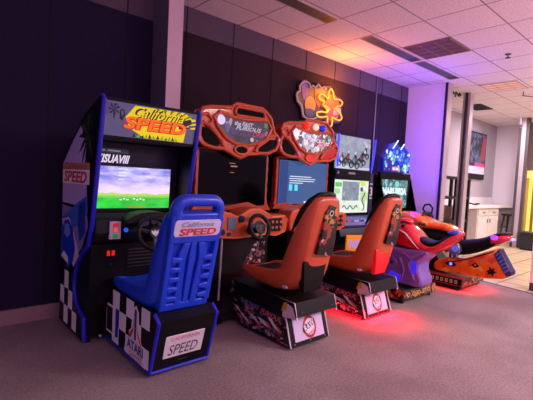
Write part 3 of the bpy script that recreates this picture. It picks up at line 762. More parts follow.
    for u in (.30, .36, .42):
        for v in (.925, .985): b = B(mat('shift_btn', '#b86a3c', .4)); b.disc(df, u, v, .016, .016, .026, seg=12); b.build('button', pn)
    # wheel
    wc = Vector((.0, 3.11, .955)); wu = Vector((1, 0, 0)); wv = Vector((0, .3, .95)).normalized(); wn = wu.cross(wv)
    b = B(blackp); b.ring(wc, wu, wv, .125, .022, seg=36)
    w = b.build('steering_wheel', t)
    b = B(darkgrey)
    for a in (10, 170, 270): b.tube([wc, wc+(wu*math.cos(math.radians(a))+wv*math.sin(math.radians(a)))*.12], [.03, .018], n=8, sq=.5)
    b.build('spokes', w)
    b = B(blackp); b.cyl(wc-wn*.16, wc+wn*.012, .05); b.ring(wc+wn*.01, wu, wv, .06, .010, m=darkgrey); b.build('hub', w)
    if lit:
        b = B(blackp); b.disc(df, .27, .985, .075, .0, .022); dl = b.build('dial', ds)
        b = B(mat('green_lamp', '#020', .3, emit='#20ff60', es=1.4)); b.disc(df, .27, .985, .020, .022, .03); b.build('lamp', dl)
    # lower console
    b = B(black); b.box(-.40, .40, 3.42, 3.70, .30, .84)
    b.plate(Fr((0, 3.42, 0), (1, 0, 0), (0, 0, 1)), [(.05, .50), (.10, .66), (.24, .76), (.36, .78), (.36, .50)], 0, .004, ffart)
    b.build('lower_console', t, bevel=.006)
    # seat pedestal: upper black box and lower art-covered body
    up = [(3.20, .30), (3.20, .44), (2.31, .42), (2.275, .305), (2.42, .285), (2.6, .28)]
    lo_ = [(3.18, .31), (2.42, .285), (2.335, .02), (2.75, .02), (3.02, .03), (3.10, .10), (3.18, .16)]
    b = B(black); b.px(up, -.27, .27)
    b.plate(left(-.27), P([(3.20, .31), (3.20, .43), (3.14, .43), (3.14, .31)]), 0, .002, ffart)
    b.plate(left(-.27), P([(2.44, .275), (2.44, .35), (2.38, .40), (2.32, .38), (2.28, .29)]), 0, .002, mat('print_mix', '#d8bcc8', .4))
    b.plate(left(-.27), P([(2.46, .32), (2.43, .40), (2.39, .41), (2.39, .34)]), .002, .003, mat('print_yellow', '#c89a30', .4))
    pt = b.build('seat_pedestal', t, bevel=.004)
    b = B(black); b.px(lo_, -.255, .255)
    b.plate(left(-.255), P([(3.17, .30), (2.43, .275), (2.35, .03), (2.75, .03), (3.01, .04), (3.09, .11), (3.17, .17)]), 0, .002, ffart)
    lf = left(-.257)
    # slanted title stripe
    b.plate(lf, P([(3.12, .27), (3.12, .30), (2.46, .28), (2.40, .20), (2.62, .21)]), .0, .001, mat('stripe_dark', '#1a1020', .4))
    b.text(lf, 'FURIOUS', -2.60, .235, .27, .05, .002, mat('stripe_pink', '#d06a70', .4), shear=.2, bold=.03, rot=-.06)
    b.text(lf, 'THE FAST', -2.90, .262, .28, .045, .002, mat('stripe_violet', '#8a80b8', .4), shear=.2, bold=.03, rot=-.06)
    random.seed(11)
    for k in range(14):   # pale flame licks
        y = 2.44+.045*k; z = .06+.10*random.random()
        b.plate(lf, P([(y, z), (y+.05, z+.05), (y+.11, z+.055), (y+.06, z+.02)]), .001, .003, white if k % 3 else mat('stripe_pink', '#d06a70', .4))
    b.build('pedestal_base', pt)
    v = Vector((0, 2.42-2.335, .285-.02)); bf = Fr((0, 2.335, .02), (1, 0, 0), v)
    b = B(mat('logo_panel', '#cfc3e0', .4)); b.rect(bf, -.19, .19, .035, .235, .0, .006)
    lp = b.build('logo_panel', pt)
    b = B(mat('logo_red2', '#b01c2c', .4)); b.disc(bf, .01, .135, .085, .006, .0075, rv=.098, seg=24)
    b.disc(bf, .01, .135, .062, .0075, .0082, white, rv=.072, seg=24)
    b.plate(bf, [(-.075, .09), (.075, .15), (.085, .185), (-.075, .125)], .0082, .009, mat('logo_dark', '#241c24', .4))
    b.plate(bf, [(-.085, .10), (.07, .155), (.085, .20), (-.08, .15)], .0083, .0091, mat('logo_dark', '#241c24')); b.text(bf, 'RAW', .005, .148, .14, .06, .0092, white, rot=.38, bold=.03)
    b.text(bf, 'THRILLS', .02, .085, .09, .02, .0092, mat('logo_red2', '#b01c2c', .4), rot=.38, bold=.02)
    lab(b.build('logo', lp, flat=True), 'round red RAW badge')
    b = B(plastic_white)
    for s in (-1, 1): b.tube([(s*.262, 3.0, .425), (s*.262, 2.31, .415), (s*.262, 2.275, .285)], .007, n=6); b.tube([(s*.25, 2.42, .27), (s*.25, 2.338, .02)], .007, n=6)
    pieces(b, 'edge_trim', pt)
    b = B(steel)
    for u in (-.2, 0, .2): b.disc(bf, u, .02, .007, 0, .006, seg=8)
    for u in (-.2, .2): b.disc(front(2.285), u, .34, .008, 0, .006, seg=8)
    pieces(b, 'bolt', pt)
    # seat
    b = B(orange)
    bucket(b, [(3.10, .53, .3, 1, .04, .19, .21), (3.06, .49, .15, 1, .12, .20, .24), (2.85, .46, 0, 1, .16, .20, .245), (2.62, .45, .1, 1, .18, .20, .245), (2.44, .47, .6, 1, .23, .18, .24),
               (2.32, .60, 1, .25, .25, .155, .235), (2.29, .80, 1, .15, .20, .175, .235), (2.26, 1.0, 1, .15, .155, .18, .225), (2.225, 1.17, 1, .2, .11, .17, .205), (2.205, 1.27, 1, .2, .085, .14, .17), (2.20, 1.325, 1, .3, .06, .10, .12)], orange, thick=.06)
    st = b.build('seat', t, subsurf=2)
    b = B(seatblack); b.px([(3.03, .55), (3.02, .60), (2.60, .585), (2.46, .62), (2.46, .53), (2.7, .50)], -.17, .17); b.build('seat_cushion', st, bevel=.02, seg=3)
    b = B(seatblack); b.px([(2.44, .62), (2.37, .85), (2.31, 1.22), (2.27, 1.22), (2.33, .85), (2.36, .60)], -.15, .15); b.build('back_cushion', st, bevel=.02, seg=3)
    # black padded rim over the wings and top
    b = B(seatblack)
    b.tube([(-.205, 2.44, 1.02), (-.203, 2.40, 1.10), (-.188, 2.355, 1.19), (-.152, 2.30, 1.28), (-.09, 2.255, 1.338), (0, 2.235, 1.350), (.09, 2.255, 1.338), (.152, 2.30, 1.28), (.188, 2.355, 1.19), (.203, 2.40, 1.10), (.205, 2.44, 1.02)],
           [.008, .020, .028, .030, .026, .022, .026, .030, .028, .020, .008], n=10)
    b.build('padded_rim', st)
    # back artwork panel and the opening under it
    bkf = Fr((0, 2.262, .78), (1, 0, 0), (0, 2.205-2.262, 1.28-.78))
    b = B(flame); b.plate(bkf, [(-.095, .05), (.115, .02), (.13, .15), (.12, .34), (.085, .47), (-.01, .485), (-.055, .42), (-.06, .24)], -.02, .012)
    bp_ = b.build('back_art_panel', st, bevel=.006)
    b = B(plastic_white); b.disc(bkf, .02, .41, .026, .012, .014); b.disc(bkf, .02, .41, .017, .014, .015, seatblack); b.build('emblem', bp_)
    b = B(seatblack if not lit else mat('back_red_reflection', '#b00c14', .25, emit='#ff1020', es=.35)); b.prism([(-.185, 2.300, .765), (-.175, 2.302, .62), (-.15, 2.322, .49), (-.14, 2.36, .48), (-.165, 2.40, .62), (-.175, 2.36, .765)], [(.115, 2.300, .785), (.09, 2.302, .62), (.045, 2.322, .49), (.035, 2.36, .48), (.09, 2.40, .62), (.115, 2.36, .785)]); b.build('back_opening', st, bevel=.005)  # lit variant: red LED reflection on black plastic, painted in as a glow
    b = B(mat('seat_badge', '#c8c0d8', .3)); b.disc(left(-.255), -2.44, .53, .03, 0, .012, rv=.013); b.build('side_badge', st)
    return t
drift_machine(2.71, 0, False, 'orange sit-down racing game with dark idle screen, beside the blue-seated machine')
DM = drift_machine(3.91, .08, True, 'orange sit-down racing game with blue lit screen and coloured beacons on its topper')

DM['_o'] = (0, 3.2, 0)
b = B(mat('red_strip', '#300', .3, emit='#ff0a20', es=3.0)); b.box(-.25, -.22, 2.40, 2.95, .008, .018); b.box(-.22, .25, 2.34, 2.37, .008, .018)
lab(b.build('underglow_strip', DM), 'glowing red light strip')

# ------------------------------------------------------------------ 4  dirt bike machine with red and purple bike
C4 = 4.92
t = thing('motorcycle_arcade_machine', 'motorcycle game with red ride-on bike, purple base and pale green lit screen', 'arcade machine', (0, 3.2, 0), loc=(C4, 3.2, 0))
cab4 = mat('cab_navy', '#0c1030', .35, spec=.22)
b = B(cab4)
b.px([(4.08, .05), (4.08, 1.9), (3.90, 2.16), (3.70, 2.16), (3.66, 1.62), (3.66, 1.0), (3.50, .85), (3.46, .70), (3.66, .55), (3.66, .05)], -.415, .50)
b.build('cabinet', t, bevel=.008)
f4 = front(3.64)
gl = mat('dirt_sky', '#111', .2, emit='#8a92a8', es=.85)
b = B(art('dirt_bg', ['#5a6480', '#a4acc0', '#8890a8', '#c2cad8'], 3.5, es=.85, mode='noise')); b.rect(f4, -.415, .40, 1.66, 2.13, 0, .02)
mq = b.build('marquee', t, flat=True)
b = B(mat('rider_dark', '#040404', .3, emit='#181c24', es=.6))
e2 = mat('rider_pale', '#111', .3, emit='#c8d0e0', es=.9); e3 = mat('rider_red', '#111', .3, emit='#a03838', es=.7); e4 = mat('rider_teal', '#111', .3, emit='#4a90a8', es=.8)
for k, (u, v, s) in enumerate(((-.30, 1.76, .9), (-.16, 1.80, .8), (.0, 1.75, 1.15), (.17, 1.80, 1.0), (.26, 1.90, .9))):
    b.ring(f4.p(u-.05*s, v-.02, .022), (1, 0, 0), (0, 0, 1), .042*s, .010*s, seg=14, n=5)
    b.ring(f4.p(u+.07*s, v-.03, .022), (1, 0, 0), (0, 0, 1), .04*s, .010*s, seg=14, n=5)
    b.plate(f4, [(u-.07*s, v), (u-.02*s, v+.06*s), (u+.02*s, v+.12*s), (u+.06*s, v+.09*s), (u+.05*s, v+.03*s), (u+.09*s, v-.01), (u, v-.03*s)], .020, .024)
    b.plate(f4, [(u-.03*s, v+.03*s), (u+.0*s, v+.08*s), (u+.03*s, v+.04*s), (u+.01, v+.0)], .024, .026, [e2, e3, e4, e3, e2][k])
    b.disc(f4, u+.02*s, v+.13*s, .02*s, .024, .027, [e3, e2, e2, e4, e2][k], seg=12)
b.plate(f4, [(-.41, 1.66), (.40, 1.66), (.40, 1.70), (.1, 1.69), (-.2, 1.71), (-.41, 1.75)], .020, .022, e2)
b.build('riders_artwork', mq, flat=True)
b = B(blackgloss); b.rect(f4, -.415, .44, 1.54, 1.655, 0, .03); sb = b.build('speaker_bar', t, bevel=.005)
b = B(steel); b.disc(f4, -.36, 1.60, .02, .03, .034); b.rect(f4, -.12, .04, 1.585, 1.615, .03, .032, steel); b.build('bar_badge', sb, flat=True)
bn = mat('blue_neon', '#0020a0', .3, emit='#2030ff', es=2.2)
b = B(bn); b.tube([(-.40, 3.60, 2.14), (-.405, 3.60, 1.90), (-.40, 3.60, 1.68)], .014); b.tube([(.50, 3.60, 2.14), (.48, 3.60, 1.92), (.44, 3.60, 1.68)], .014); [lab(q, 'blue glowing light strip') for q in pieces(b, 'light_strip', t)]
b = B(blackgloss); b.rect(f4, -.415, .46, .98, 1.54, 0, .012); b.build('screen_bezel', t)
b = B(art('screen_map', ['#d6f0c8', '#f4fff0', '#e0f8e8', '#ffffff', '#c8e8b0'], 5, es=.88, mode='noise')); b.rect(f4, -.40, .42, 1.02, 1.50, .012, .015)
s = b.build('screen', t, flat=True); lab(s, 'bright pale green screen')
b = B(art('screen_map_inset', ['#5a6a88', '#9aa8b8', '#7c8c9c', '#b8c0c8'], 9, es=.8, mode='noise')); b.rect(f4, -.22, .18, 1.20, 1.48, .015, .017)
gn = mat('map_green', '#111', .3, emit='#58d058', es=.9); b.rect(f4, -.39, -.24, 1.40, 1.46, .015, .017, gn); b.rect(f4, -.39, -.28, 1.30, 1.37, .015, .017, mat('map_pale', '#111', .3, emit='#a0e0a0', es=.9))
b.rect(f4, .22, .34, 1.42, 1.49, .015, .017, mat('map_yellow', '#111', .3, emit='#e0e870', es=.9)); b.rect(f4, .22, .28, 1.34, 1.40, .015, .017, mat('map_navy', '#111', .3, emit='#30408a', es=.8))
dk = mat('map_ink', '#111', .3, emit='#3a4a48', es=.6)
b.tube([f4.p(.30+.03*math.sin(i*.9), 1.05+.03*i, .018) for i in range(10)], .009, dk, n=5)
b.tube([f4.p(-.20+.03*i, 1.10+.03*math.sin(i*1.3), .018) for i in range(13)], .008, dk, n=5)
b.tube([f4.p(-.38+.02*i, 1.06+.025*math.sin(i*1.1), .018) for i in range(7)], .008, gn, n=5)
b.build('screen_map', s, flat=True)
b = B(mat('cab4_strip', '#10144a', .3)); b.rect(f4, .46, .56, .95, 1.62, -.3, .004)
b.text(f4, '3', .51, 1.34, .07, .14, .006, plastic_white, bold=.02); b.rect(f4, .475, .545, 1.45, 1.47, .004, .006, plastic_white); b.rect(f4, .48, .54, 1.23, 1.25, .004, .006, plastic_white)
b.build('side_strip', t)
b = B(mat('dash_blue', '#4a5a98', .35)); b.px([(3.66, .98), (3.48, .95), (3.42, .86), (3.50, .80), (3.66, .80)], -.36, .46)
d4 = b.build('control_shelf', t, bevel=.01)
b = B(art('shelf_art', ['#2a3a80', '#b0b8d0', '#3a4a90', '#c86a30', '#1a2050'], 18)); b.rect(front(3.455), -.34, .44, .84, .93, 0, .004); b.build('shelf_graphics', d4)
b = B(mat('sign_orange', '#e08820', .4, emit='#ff9a20', es=.35)); fs = front(3.44); b.plate(fs, [(-.32, .50), (.22, .46), (.24, .70), (-.31, .73)], 0, .02)
sg = b.build('instruction_sign', t)
b = B(mat('sign_lilac', '#8078c8', .4, emit='#b0a0ff', es=.5)); b.text(fs, 'NGS', -.06, .59, .40, .13, .022, bold=.05, rot=-.05); b.build('sign_lettering', sg, flat=True)

# ride-on bike 4
def sect(y, zc, hx, hz, p=2.6, n=16, x0=0):
    r = []
    for i in range(n):
        a = 2*PI*i/n; c, s_ = math.cos(a), math.sin(a)
        r.append((x0+hx*abs(c)**(2/p)*(1 if c >= 0 else -1), y, zc+hz*abs(s_)**(2/p)*(1 if s_ >= 0 else -1)))
    return r
SQ = lambda y: y if y > 2.32 else 2.32-(2.32-y)*.74
bred = mat('bike_red', '#d01224', .22, coat=.6)
b = B(art('platform_art', ['#3a2c1c', '#0c0a0c', '#c8a050', '#0c0a0c', '#b04818', '#181418'], 34)); b.box(-.34, .46, 2.485, 3.42, .035, .045)
b = B(mat('platform_top', '#38343c', .35)); b.box(-.35, .47, 2.49, 3.44, .04, .175)
pf4 = b.build('platform', t, bevel=.006)
b = B(art('platform_art', ['#0c0a0c', '#181410', '#c8a868', '#0c0a0c', '#8a5820', '#181418'], 40, stretch=(1, 1, 1)))
b.rect(front(2.49), -.34, .46, .05, .165, 0, .004)
b.rect(left(-.35), -3.4, -2.5, .05, .165, 0, .004, art('platform_flame', ['#c03010', '#0c0a0c', '#e07820', '#101018', '#d04818'], 22))
b.build('platform_art', pf4, flat=True)
ptx = mat('plat_gold', '#c8b080', .4)
b = B(ptx)
for i in range(6):
    u = -.25+.13*i; b.disc(front(2.484), u, .11, .035, 0, .003, seg=10, rv=.03); b.disc(front(2.484), u, .11, .017, .003, .004, black, seg=8)
b.build('platform_emblems', pf4, flat=True)
for x in (-.3, .4): B(rubber).cyl((x, 2.55, 0), (x, 2.55, .04), .03).build('foot', pf4)
for x in (-.3, .4): B(rubber).cyl((x, 3.35, 0), (x, 3.35, .04), .03).build('foot', pf4)
purp = mat('purple_casting', '#8468bc', .28, .25, coat=.3)
b = B(purp)
prof = [(3.02, .20), (3.02, .60), (2.84, .68), (2.62, .66), (2.40, .68), (2.30, .68), (2.32, .60), (2.40, .52), (2.40, .42), (2.34, .30), (2.36, .22)]
b.px(prof, -.22, .08)
bs4 = b.build('bike_base', t, bevel=.03, seg=3)
lf = left(-.22)
b = B(purp)
b.ring(lf.p(-2.76, .47, .01), (0, -1, 0), (0, 0, 1), .062, .012, seg=24); b.ring(lf.p(-2.76, .47, .012), (0, -1, 0), (0, 0, 1), .035, .010, seg=20)
b.tube([lf.p(-2.62, .62, .008), lf.p(-2.5, .56, .01), lf.p(-2.42, .62, .008), lf.p(-2.3, .66, .005)], .014)
b.tube([lf.p(-2.65, .55, .008), lf.p(-2.58, .40, .01), lf.p(-2.62, .27, .008)], .014)
b.tube([lf.p(-2.46, .60, .008), lf.p(-2.53, .48, .01), lf.p(-2.44, .30, .008)], .014)
b.tube([lf.p(-2.93, .62, .008), lf.p(-2.86, .35, .01), lf.p(-2.92, .24, .008)], .012)
pieces(b, 'moulded_rib', bs4)
b = B(mat('violet_light', '#3020c0', .25, emit='#4830ff', es=.5)); b.plate(lf, [(-2.80, .24), (-2.62, .24), (-2.62, .33), (-2.78, .36)], 0, .012); b.plate(lf, [(-2.50, .36), (-2.42, .38), (-2.42, .52), (-2.49, .55)], 0, .01); pieces(b, 'lens', bs4, bevel=.004)
b = B(blackp); b.disc(lf, -2.76, .47, .022, .0, .02); b.build('axle_cap', bs4)
b = B(bred)
b.loft([sect(SQ(3.05), .80, .10, .08), sect(SQ(2.95), .82, .16, .13), sect(SQ(2.80), .83, .20, .17), sect(SQ(2.66), .82, .215, .17), sect(SQ(2.54), .77, .21, .14), sect(SQ(2.44), .69, .20, .075), sect(SQ(2.30), .68, .20, .05), sect(SQ(2.18), .73, .19, .055), sect(SQ(2.06), .80, .17, .06),
        sect(SQ(1.96), .87, .13, .06), sect(SQ(1.88), .92, .08, .035), sect(SQ(1.85), .93, .03, .012)])
body = b.build('bike_body', t, subsurf=1)
b = B(seatblack); b.loft([sect(SQ(2.52), .80, .10, .05), sect(SQ(2.44), .765, .14, .05), sect(SQ(2.30), .735, .15, .045), sect(SQ(2.16), .79, .14, .045), sect(SQ(2.04), .86, .11, .04), sect(SQ(1.98), .90, .06, .02)]); b.build('seat', body, subsurf=1)
b = B(mat('bike_blue', '#3046c0', .3)); b.ball((-.02, 2.07, .925), .10, .085, .035); b.build('tail_cover', body)
b = B(bred); b.loft([sect(2.86, .95, .16, .02), sect(2.80, 1.0, .15, .03), sect(2.70, 1.02, .11, .03), sect(2.62, .98, .05, .02)]); b.build('windscreen_cowl', body, subsurf=1)
b = B(mat('white_flash', '#d8c8d8', .3)); b.tube([(-.215, 2.70, .90), (-.222, 2.60, .86), (-.215, 2.50, .76), (-.205, 2.42, .69)], [.004, .012, .010, .003], n=6); b.build('white_stripe', body)
b = B(blackp); b.tube([(-.26, 2.62, .96), (-.16, 2.66, .97), (0, 2.70, .97), (.16, 2.66, .97), (.26, 2.62, .96)], .014); b.cyl((-.28, 2.61, .955), (-.20, 2.64, .968), .02); b.cyl((.28, 2.61, .955), (.20, 2.64, .968), .02); b.build('handlebar', body)

# ------------------------------------------------------------------ 5  super bike machine with orange bike
C5 = 6.20
t = thing('motorcycle_arcade_machine', 'motorcycle game with orange ride-on bike and blue neon topper next to the white wall', 'arcade machine', (0, 3.2, 0), loc=(C5, 3.2, 0))
b = B(blackp)
b.px([(4.08, .05), (4.08, 1.62), (3.70, 1.62), (3.70, 1.05), (3.62, .90), (3.62, .05)], -.50, .50)
b.px([(3.70, 1.68), (3.70, 1.20), (3.50, .95), (3.30, .85), (3.30, .80), (3.70, .80)], .46, .50)
b.px([(3.70, 1.68), (3.70, 1.20), (3.50, .95), (3.30, .85), (3.30, .80), (3.70, .80)], -.50, -.46)
b.build('cabinet', t, bevel=.008)
b = B(steel); b.tube([(.48, 3.69, 1.66), (.48, 3.685, 1.20), (.48, 3.48, .95), (.48, 3.29, .85)], .009, n=6); b.build('edge_trim', t)
f5 = front(3.66)
b = B(blackgloss); b.rect(f5, -.50, .42, 1.05, 1.66, -.05, .012); b.build('screen_bezel', t)
b = B(art('screen_teal', ['#0c1c24', '#2c6474', '#183c48', '#6cc0c0', '#1c2c48', '#a6e0e8'], 8, es=.95, mode='noise')); b.rect(f5, -.46, .34, 1.08, 1.55, .012, .015)
s = b.build('screen', t, flat=True); lab(s, 'teal screen crossed by a band of white letters')
b = B(mat('scr_white', '#111', .3, emit='#e0f4ff', es=1.0)); b.text(f5, 'NARUSKIA', -.06, 1.36, .76, .125, .017, bold=.09); b.ball(f5.p(0, 1.48, .016), .07, .004, .05, mat('scr_aqua', '#111', .3, emit='#80f0e0', es=.8)); b.build('screen_lettering', s, flat=True)
# blue topper: dark silhouette with riders and neon strokes
b = B(mat('topper_blue', '#060a50', .3, emit='#0c18b0', es=.6))
b.plate(f5, [(-.46, 1.68), (.36, 1.68), (.36, 1.90), (.30, 2.04), (.16, 2.12), (.0, 2.10), (-.10, 2.18), (-.24, 2.14), (-.34, 2.12), (-.42, 2.0), (-.48, 1.9)], -.04, .02)
tp = b.build('topper_sign', t, bevel=.004)
b = B(mat('topper_pale', '#111', .3, emit='#b8d8ff', es=1.3))
random.seed(5)
for k in range(64):
    u = -.43+.76*random.random(); v = 1.71+.30*random.random()**1.3; r = .010+.018*random.random()
    b.disc(f5, u, v, r, .02, .022+.0003*k, [None, mat('topper_mid', '#111', .3, emit='#4a6ae0', es=1.0), mat('topper_aqua', '#111', .3, emit='#60c0d0', es=.9)][k % 3], seg=7, rv=r*1.4)
b.rect(f5, -.22, .02, 1.70, 1.765, .031, .033, mat('topper_orange', '#111', .3, emit='#f07840', es=1.0)); b.rect(f5, -.20, -.12, 1.715, 1.75, .033, .034); b.rect(f5, -.10, -.02, 1.715, 1.75, .033, .034)
b.build('riders_artwork', tp, flat=True)
b = B(mat('neon_blue_white', '#111', .3, emit='#90b8ff', es=4.0))
b.tube([f5.p(-.24, 2.06, .04), f5.p(-.10, 2.20, .04)], .009); b.tube([f5.p(.0, 2.06, .04), f5.p(.10, 2.16, .04)], .009)
pieces(b, 'neon_stroke', tp)
b = B(mat('neon_blue', '#001', .3, emit='#1838ff', es=4.0))
b.tube([f5.p(-.24, 2.06, .04), f5.p(-.16, 2.0, .04), f5.p(-.20, 1.9, .04)], .008); b.tube([f5.p(.0, 2.06, .04), f5.p(.08, 2.0, .04), f5.p(-.02, 1.86, .04), f5.p(.04, 1.80, .04)], .008)
b.tube([f5.p(.30, 2.05, .04), f5.p(.34, 1.95, .04), f5.p(.28, 1.86, .04)], .007)
b.ring(f5.p(.02, 1.95, .04), (1, 0, 0), (0, 0, 1), .05, .006, seg=16)
pieces(b, 'neon_outline', tp)
# platform
b = B(mat('platform_red', '#8a3430', .35)); b.box(-.34, .42, 2.32, 3.40, .075, .19)
b.box(-.30, .38, 2.36, 3.36, .03, .075, black)
p5 = b.build('platform', t, bevel=.005)
b = B(black); b.rect(left(-.34), -3.38, -2.34, .085, .175, 0, .003); b.rect(front(2.32), -.33, .41, .085, .175, 0, .003, art('plat5_art', ['#141014', '#c8a868', '#141014', '#3a2c28'], 40))
for k in range(14):
    y = 3.30-.068*k; b.rect(left(-.343), -y-.018, -y+.018, .105, .155, 0, .003, ptx); b.rect(left(-.343), -y-.006, -y+.008, .118, .142, .003, .004, black)
b.build('platform_art', p5, flat=True)
b = B(rubber)
for x in (-.28, .36):
    for y in (2.42, 3.30): B(rubber).cyl((x, y, 0), (x, y, .035), .03).build('foot', p5)
BX = -.11
def sh(b, d=None):
    for v in b.v: v.x += (BX if d is None else d)
    return b
b = B(blackp); b.px([(3.3, .19), (3.3, .50), (2.85, .46), (2.70, .25), (2.70, .19)], -.14, .14); b.build('pivot_stand', t, bevel=.01)
bor = mat('bike_orange', '#f0601c', .22, coat=.6)
borf = art('bike_orange_flame', ['#f4651c', '#f4651c', '#f07a20', '#f4651c', '#f8a838', '#f4651c', '#e04a10'], 12, rough=.2, coat=.6)
o5 = [(2.80, .34), (2.716, .41), (2.55, .435), (2.394, .455), (2.18, .56), (2.0, .655), (1.955, .675), (1.94, .64), (1.99, .58), (1.819, .325), (1.84, .285), (1.87, .277), (2.09, .242), (2.766, .215), (2.81, .26)]
b = B(borf)
b.px(o5, -.23, -.17); b.px(o5, -.12, -.06)
lw5 = b.build('side_fairing', t, bevel=.012, seg=2)
b = B(black); b.px([(2.78, .34), (2.40, .44), (2.0, .64), (1.96, .60), (1.80, .34), (1.86, .29), (2.78, .24)], -.17, -.12); b.build('bike_frame', t)
b = B(black); lf5 = left(-.23)
b.tube([lf5.p(-2.60, .36, .002), lf5.p(-2.30, .475, .002), lf5.p(-1.99, .63, .002)], .007, n=6)
b.plate(lf5, [(-2.27, .40), (-2.22, .36), (-2.16, .39), (-2.21, .44)], 0, .003); b.disc(lf5, -2.215, .40, .016, .003, .004, bor, seg=10)
b.plate(lf5, [(-2.07, .35), (-2.03, .375), (-2.035, .42), (-2.0, .385), (-1.965, .41), (-1.97, .37), (-1.93, .355), (-1.97, .33), (-1.975, .29), (-2.01, .32), (-2.05, .30), (-2.04, .33)], 0, .003)
b.build('side_decals', lw5, flat=True)
b = B(mat('lamp_violet', '#302080', .2, emit='#8890ff', es=1.2)); b.plate(lf5, [(-2.64, .36), (-2.58, .395), (-2.50, .38), (-2.47, .35), (-2.52, .32), (-2.60, .33)], 0, .008, mat('lamp_surround', '#281850', .2)); b.disc(lf5, -2.55, .357, .022, .008, .016, seg=14); b.build('indicator_lamp', lw5)
# rear striped blocks
rv = Vector((0, 1.77-1.945, .335-.65)); b = B(mat('rear_dark', '#15204a', .35))
b.px([(1.985, .585), (1.93, .675), (1.755, .385), (1.77, .335), (1.82, .32)], -.235, -.06)
rr = b.build('rear_block', t, bevel=.01)
b = B(mat('rear_blue', '#3c6cc8', .3))
for k in range(6):
    tt = .06+.155*k; c = (1.985+(1.83-1.985)*tt, .60+(.345-.60)*tt); d = (1.93+(1.765-1.93)*tt, .655+(.385-.655)*tt)
    b.px([(c[0]-.004, c[1]), (d[0]+.006, d[1]), (d[0]-.012, d[1]-.022), (c[0]-.018, c[1]-.022)], -.242, -.055)
b.build('rear_stripes', rr)
# seat + tail
b = B(seatblack)
b.loft([sect(2.66, .60, .10, .06), sect(2.56, .59, .15, .10), sect(2.42, .61, .17, .12), sect(2.26, .655, .17, .105), sect(2.12, .715, .17, .095), sect(2.03, .78, .17, .09), sect(1.95, .835, .155, .06), sect(1.87, .865, .11, .04), sect(1.82, .88, .05, .018)])
se = sh(b).build('seat', t, subsurf=1)
b = B(bred)
b.loft([sect(2.12, .745, .12, .03), sect(2.04, .77, .175, .075), sect(1.95, .80, .178, .08), sect(1.86, .825, .14, .055), sect(1.80, .835, .07, .02)]); ta = sh(b).build('tail', t, subsurf=1)
b = B(mat('lamp_purple', '#401060', .2, emit='#a040ff', es=1.6)); b.ball((-.168, 1.985, .825), .02, .05, .035); lab(sh(b).build('tail_lamp', ta), 'glowing purple lamp')
b = B(mat('tail_white', '#8890d8', .3, emit='#98a0ff', es=.7)); b.ball((-.03, 1.80, .815), .09, .025, .022); sh(b).build('tail_lamp', ta)
b = B(seatblack); b.px([(2.66, .56), (2.45, .50), (2.0, .70), (1.96, .75), (2.2, .66), (2.5, .66)], -.15, .15); sh(b).build('under_seat', t, bevel=.01)
b = B(mat('alu', '#a8a8b8', .25, .8)); b.cyl((-.325, 2.49, .59), (-.26, 2.49, .59), .085, .095, n=24); rd_ = b.build('side_vent', t, bevel=.006)
b = B(mat('vent_blue', '#4a70d0', .3, emit='#4a78ff', es=.4)); b.cyl((-.335, 2.47, .60), (-.324, 2.47, .60), .045, n=20); b.build('vent_lens', rd_)
b = B(borf)
b.loft([sect(3.52, .90, .20, .10), sect(3.42, .92, .27, .14), sect(3.22, .93, .29, .145), sect(3.06, .90, .27, .10), sect(2.90, .885, .22, .065), sect(2.74, .875, .19, .055), sect(2.62, .86, .17, .055), sect(2.52, .82, .13, .045), sect(2.46, .79, .07, .02)])
fa = sh(b).build('front_fairing', t, subsurf=1)
b = B(black); b.loft([sect(3.45, .74, .16, .10), sect(3.1, .74, .18, .12), sect(2.8, .72, .17, .13), sect(2.6, .68, .15, .10), sect(2.45, .66, .12, .07)]); sh(b).build('engine_cover', t, subsurf=1)
b = B(blackp)
b.tube([(-.20, 3.08, .98), (-.08, 3.08, 1.04), (.08, 3.08, 1.04), (.20, 3.08, .98)], .018)
b.tube([(.10, 3.12, 1.0), (.08, 3.20, 1.10), (.08, 3.17, 1.17), (.08, 3.09, 1.185), (.08, 3.04, 1.13), (.09, 3.05, 1.06), (.10, 3.10, 1.0)], .016)
b.ball((.1, 3.13, 1.02), .09, .09, .045)
b.build('handlebar', t)

# ------------------------------------------------------------------ neon sign on the wall (plain, no figure)
t = thing('neon_sign', 'neon wall sign with glowing orange starburst and purple lobe above the machines', 'neon sign', (0, YW, 0), loc=(4.78, YW, 2.6))
t['_o'] = (0, YW, 2.6)
nf = Fr((-4.78, YW-.05, 0), (1, 0, 0), (0, 0, 1))
def blob(cx, cz, pts): return [(cx+a, cz+b_) for a, b_ in pts]
bk_ = [(4.2, 2.686), (4.214, 2.738), (4.265, 2.76), (4.259, 2.831), (4.319, 2.897), (4.411, 2.92), (4.497, 2.885), (4.55, 2.905), (4.622, 2.891), (4.689, 2.945), (4.764, 2.918), (4.88, 2.944), (4.985, 2.96), (5.076, 2.82), (5.201, 2.832), (5.276, 2.794), (5.306, 2.497), (5.242, 2.417), (5.055, 2.383), (5.037, 2.312), (4.91, 2.296), (4.869, 2.417), (4.71, 2.386), (4.472, 2.36), (4.362, 2.385), (4.323, 2.526), (4.24, 2.585)]
b = B(mat('neon_back', '#2a1c28', .5)); b.plate(nf, bk_, -.045, 0); b.build('backing_panel', t, bevel=.004)
b = B(mat('neon_art_purple', '#5a3a90', .5)); b.disc(nf, 4.39, 2.85, .085, 0, .006, rv=.09); b.plate(nf, [(4.32, 2.78), (4.47, 2.80), (4.47, 2.62), (4.37, 2.64)], 0, .005)
b.disc(nf, 4.52, 2.60, .12, .005, .010, mat('neon_art_amber', '#b0802c', .5), rv=.12); b.disc(nf, 4.52, 2.48, .11, .006, .011, mat('neon_art_blue', '#26306e', .5), rv=.06)
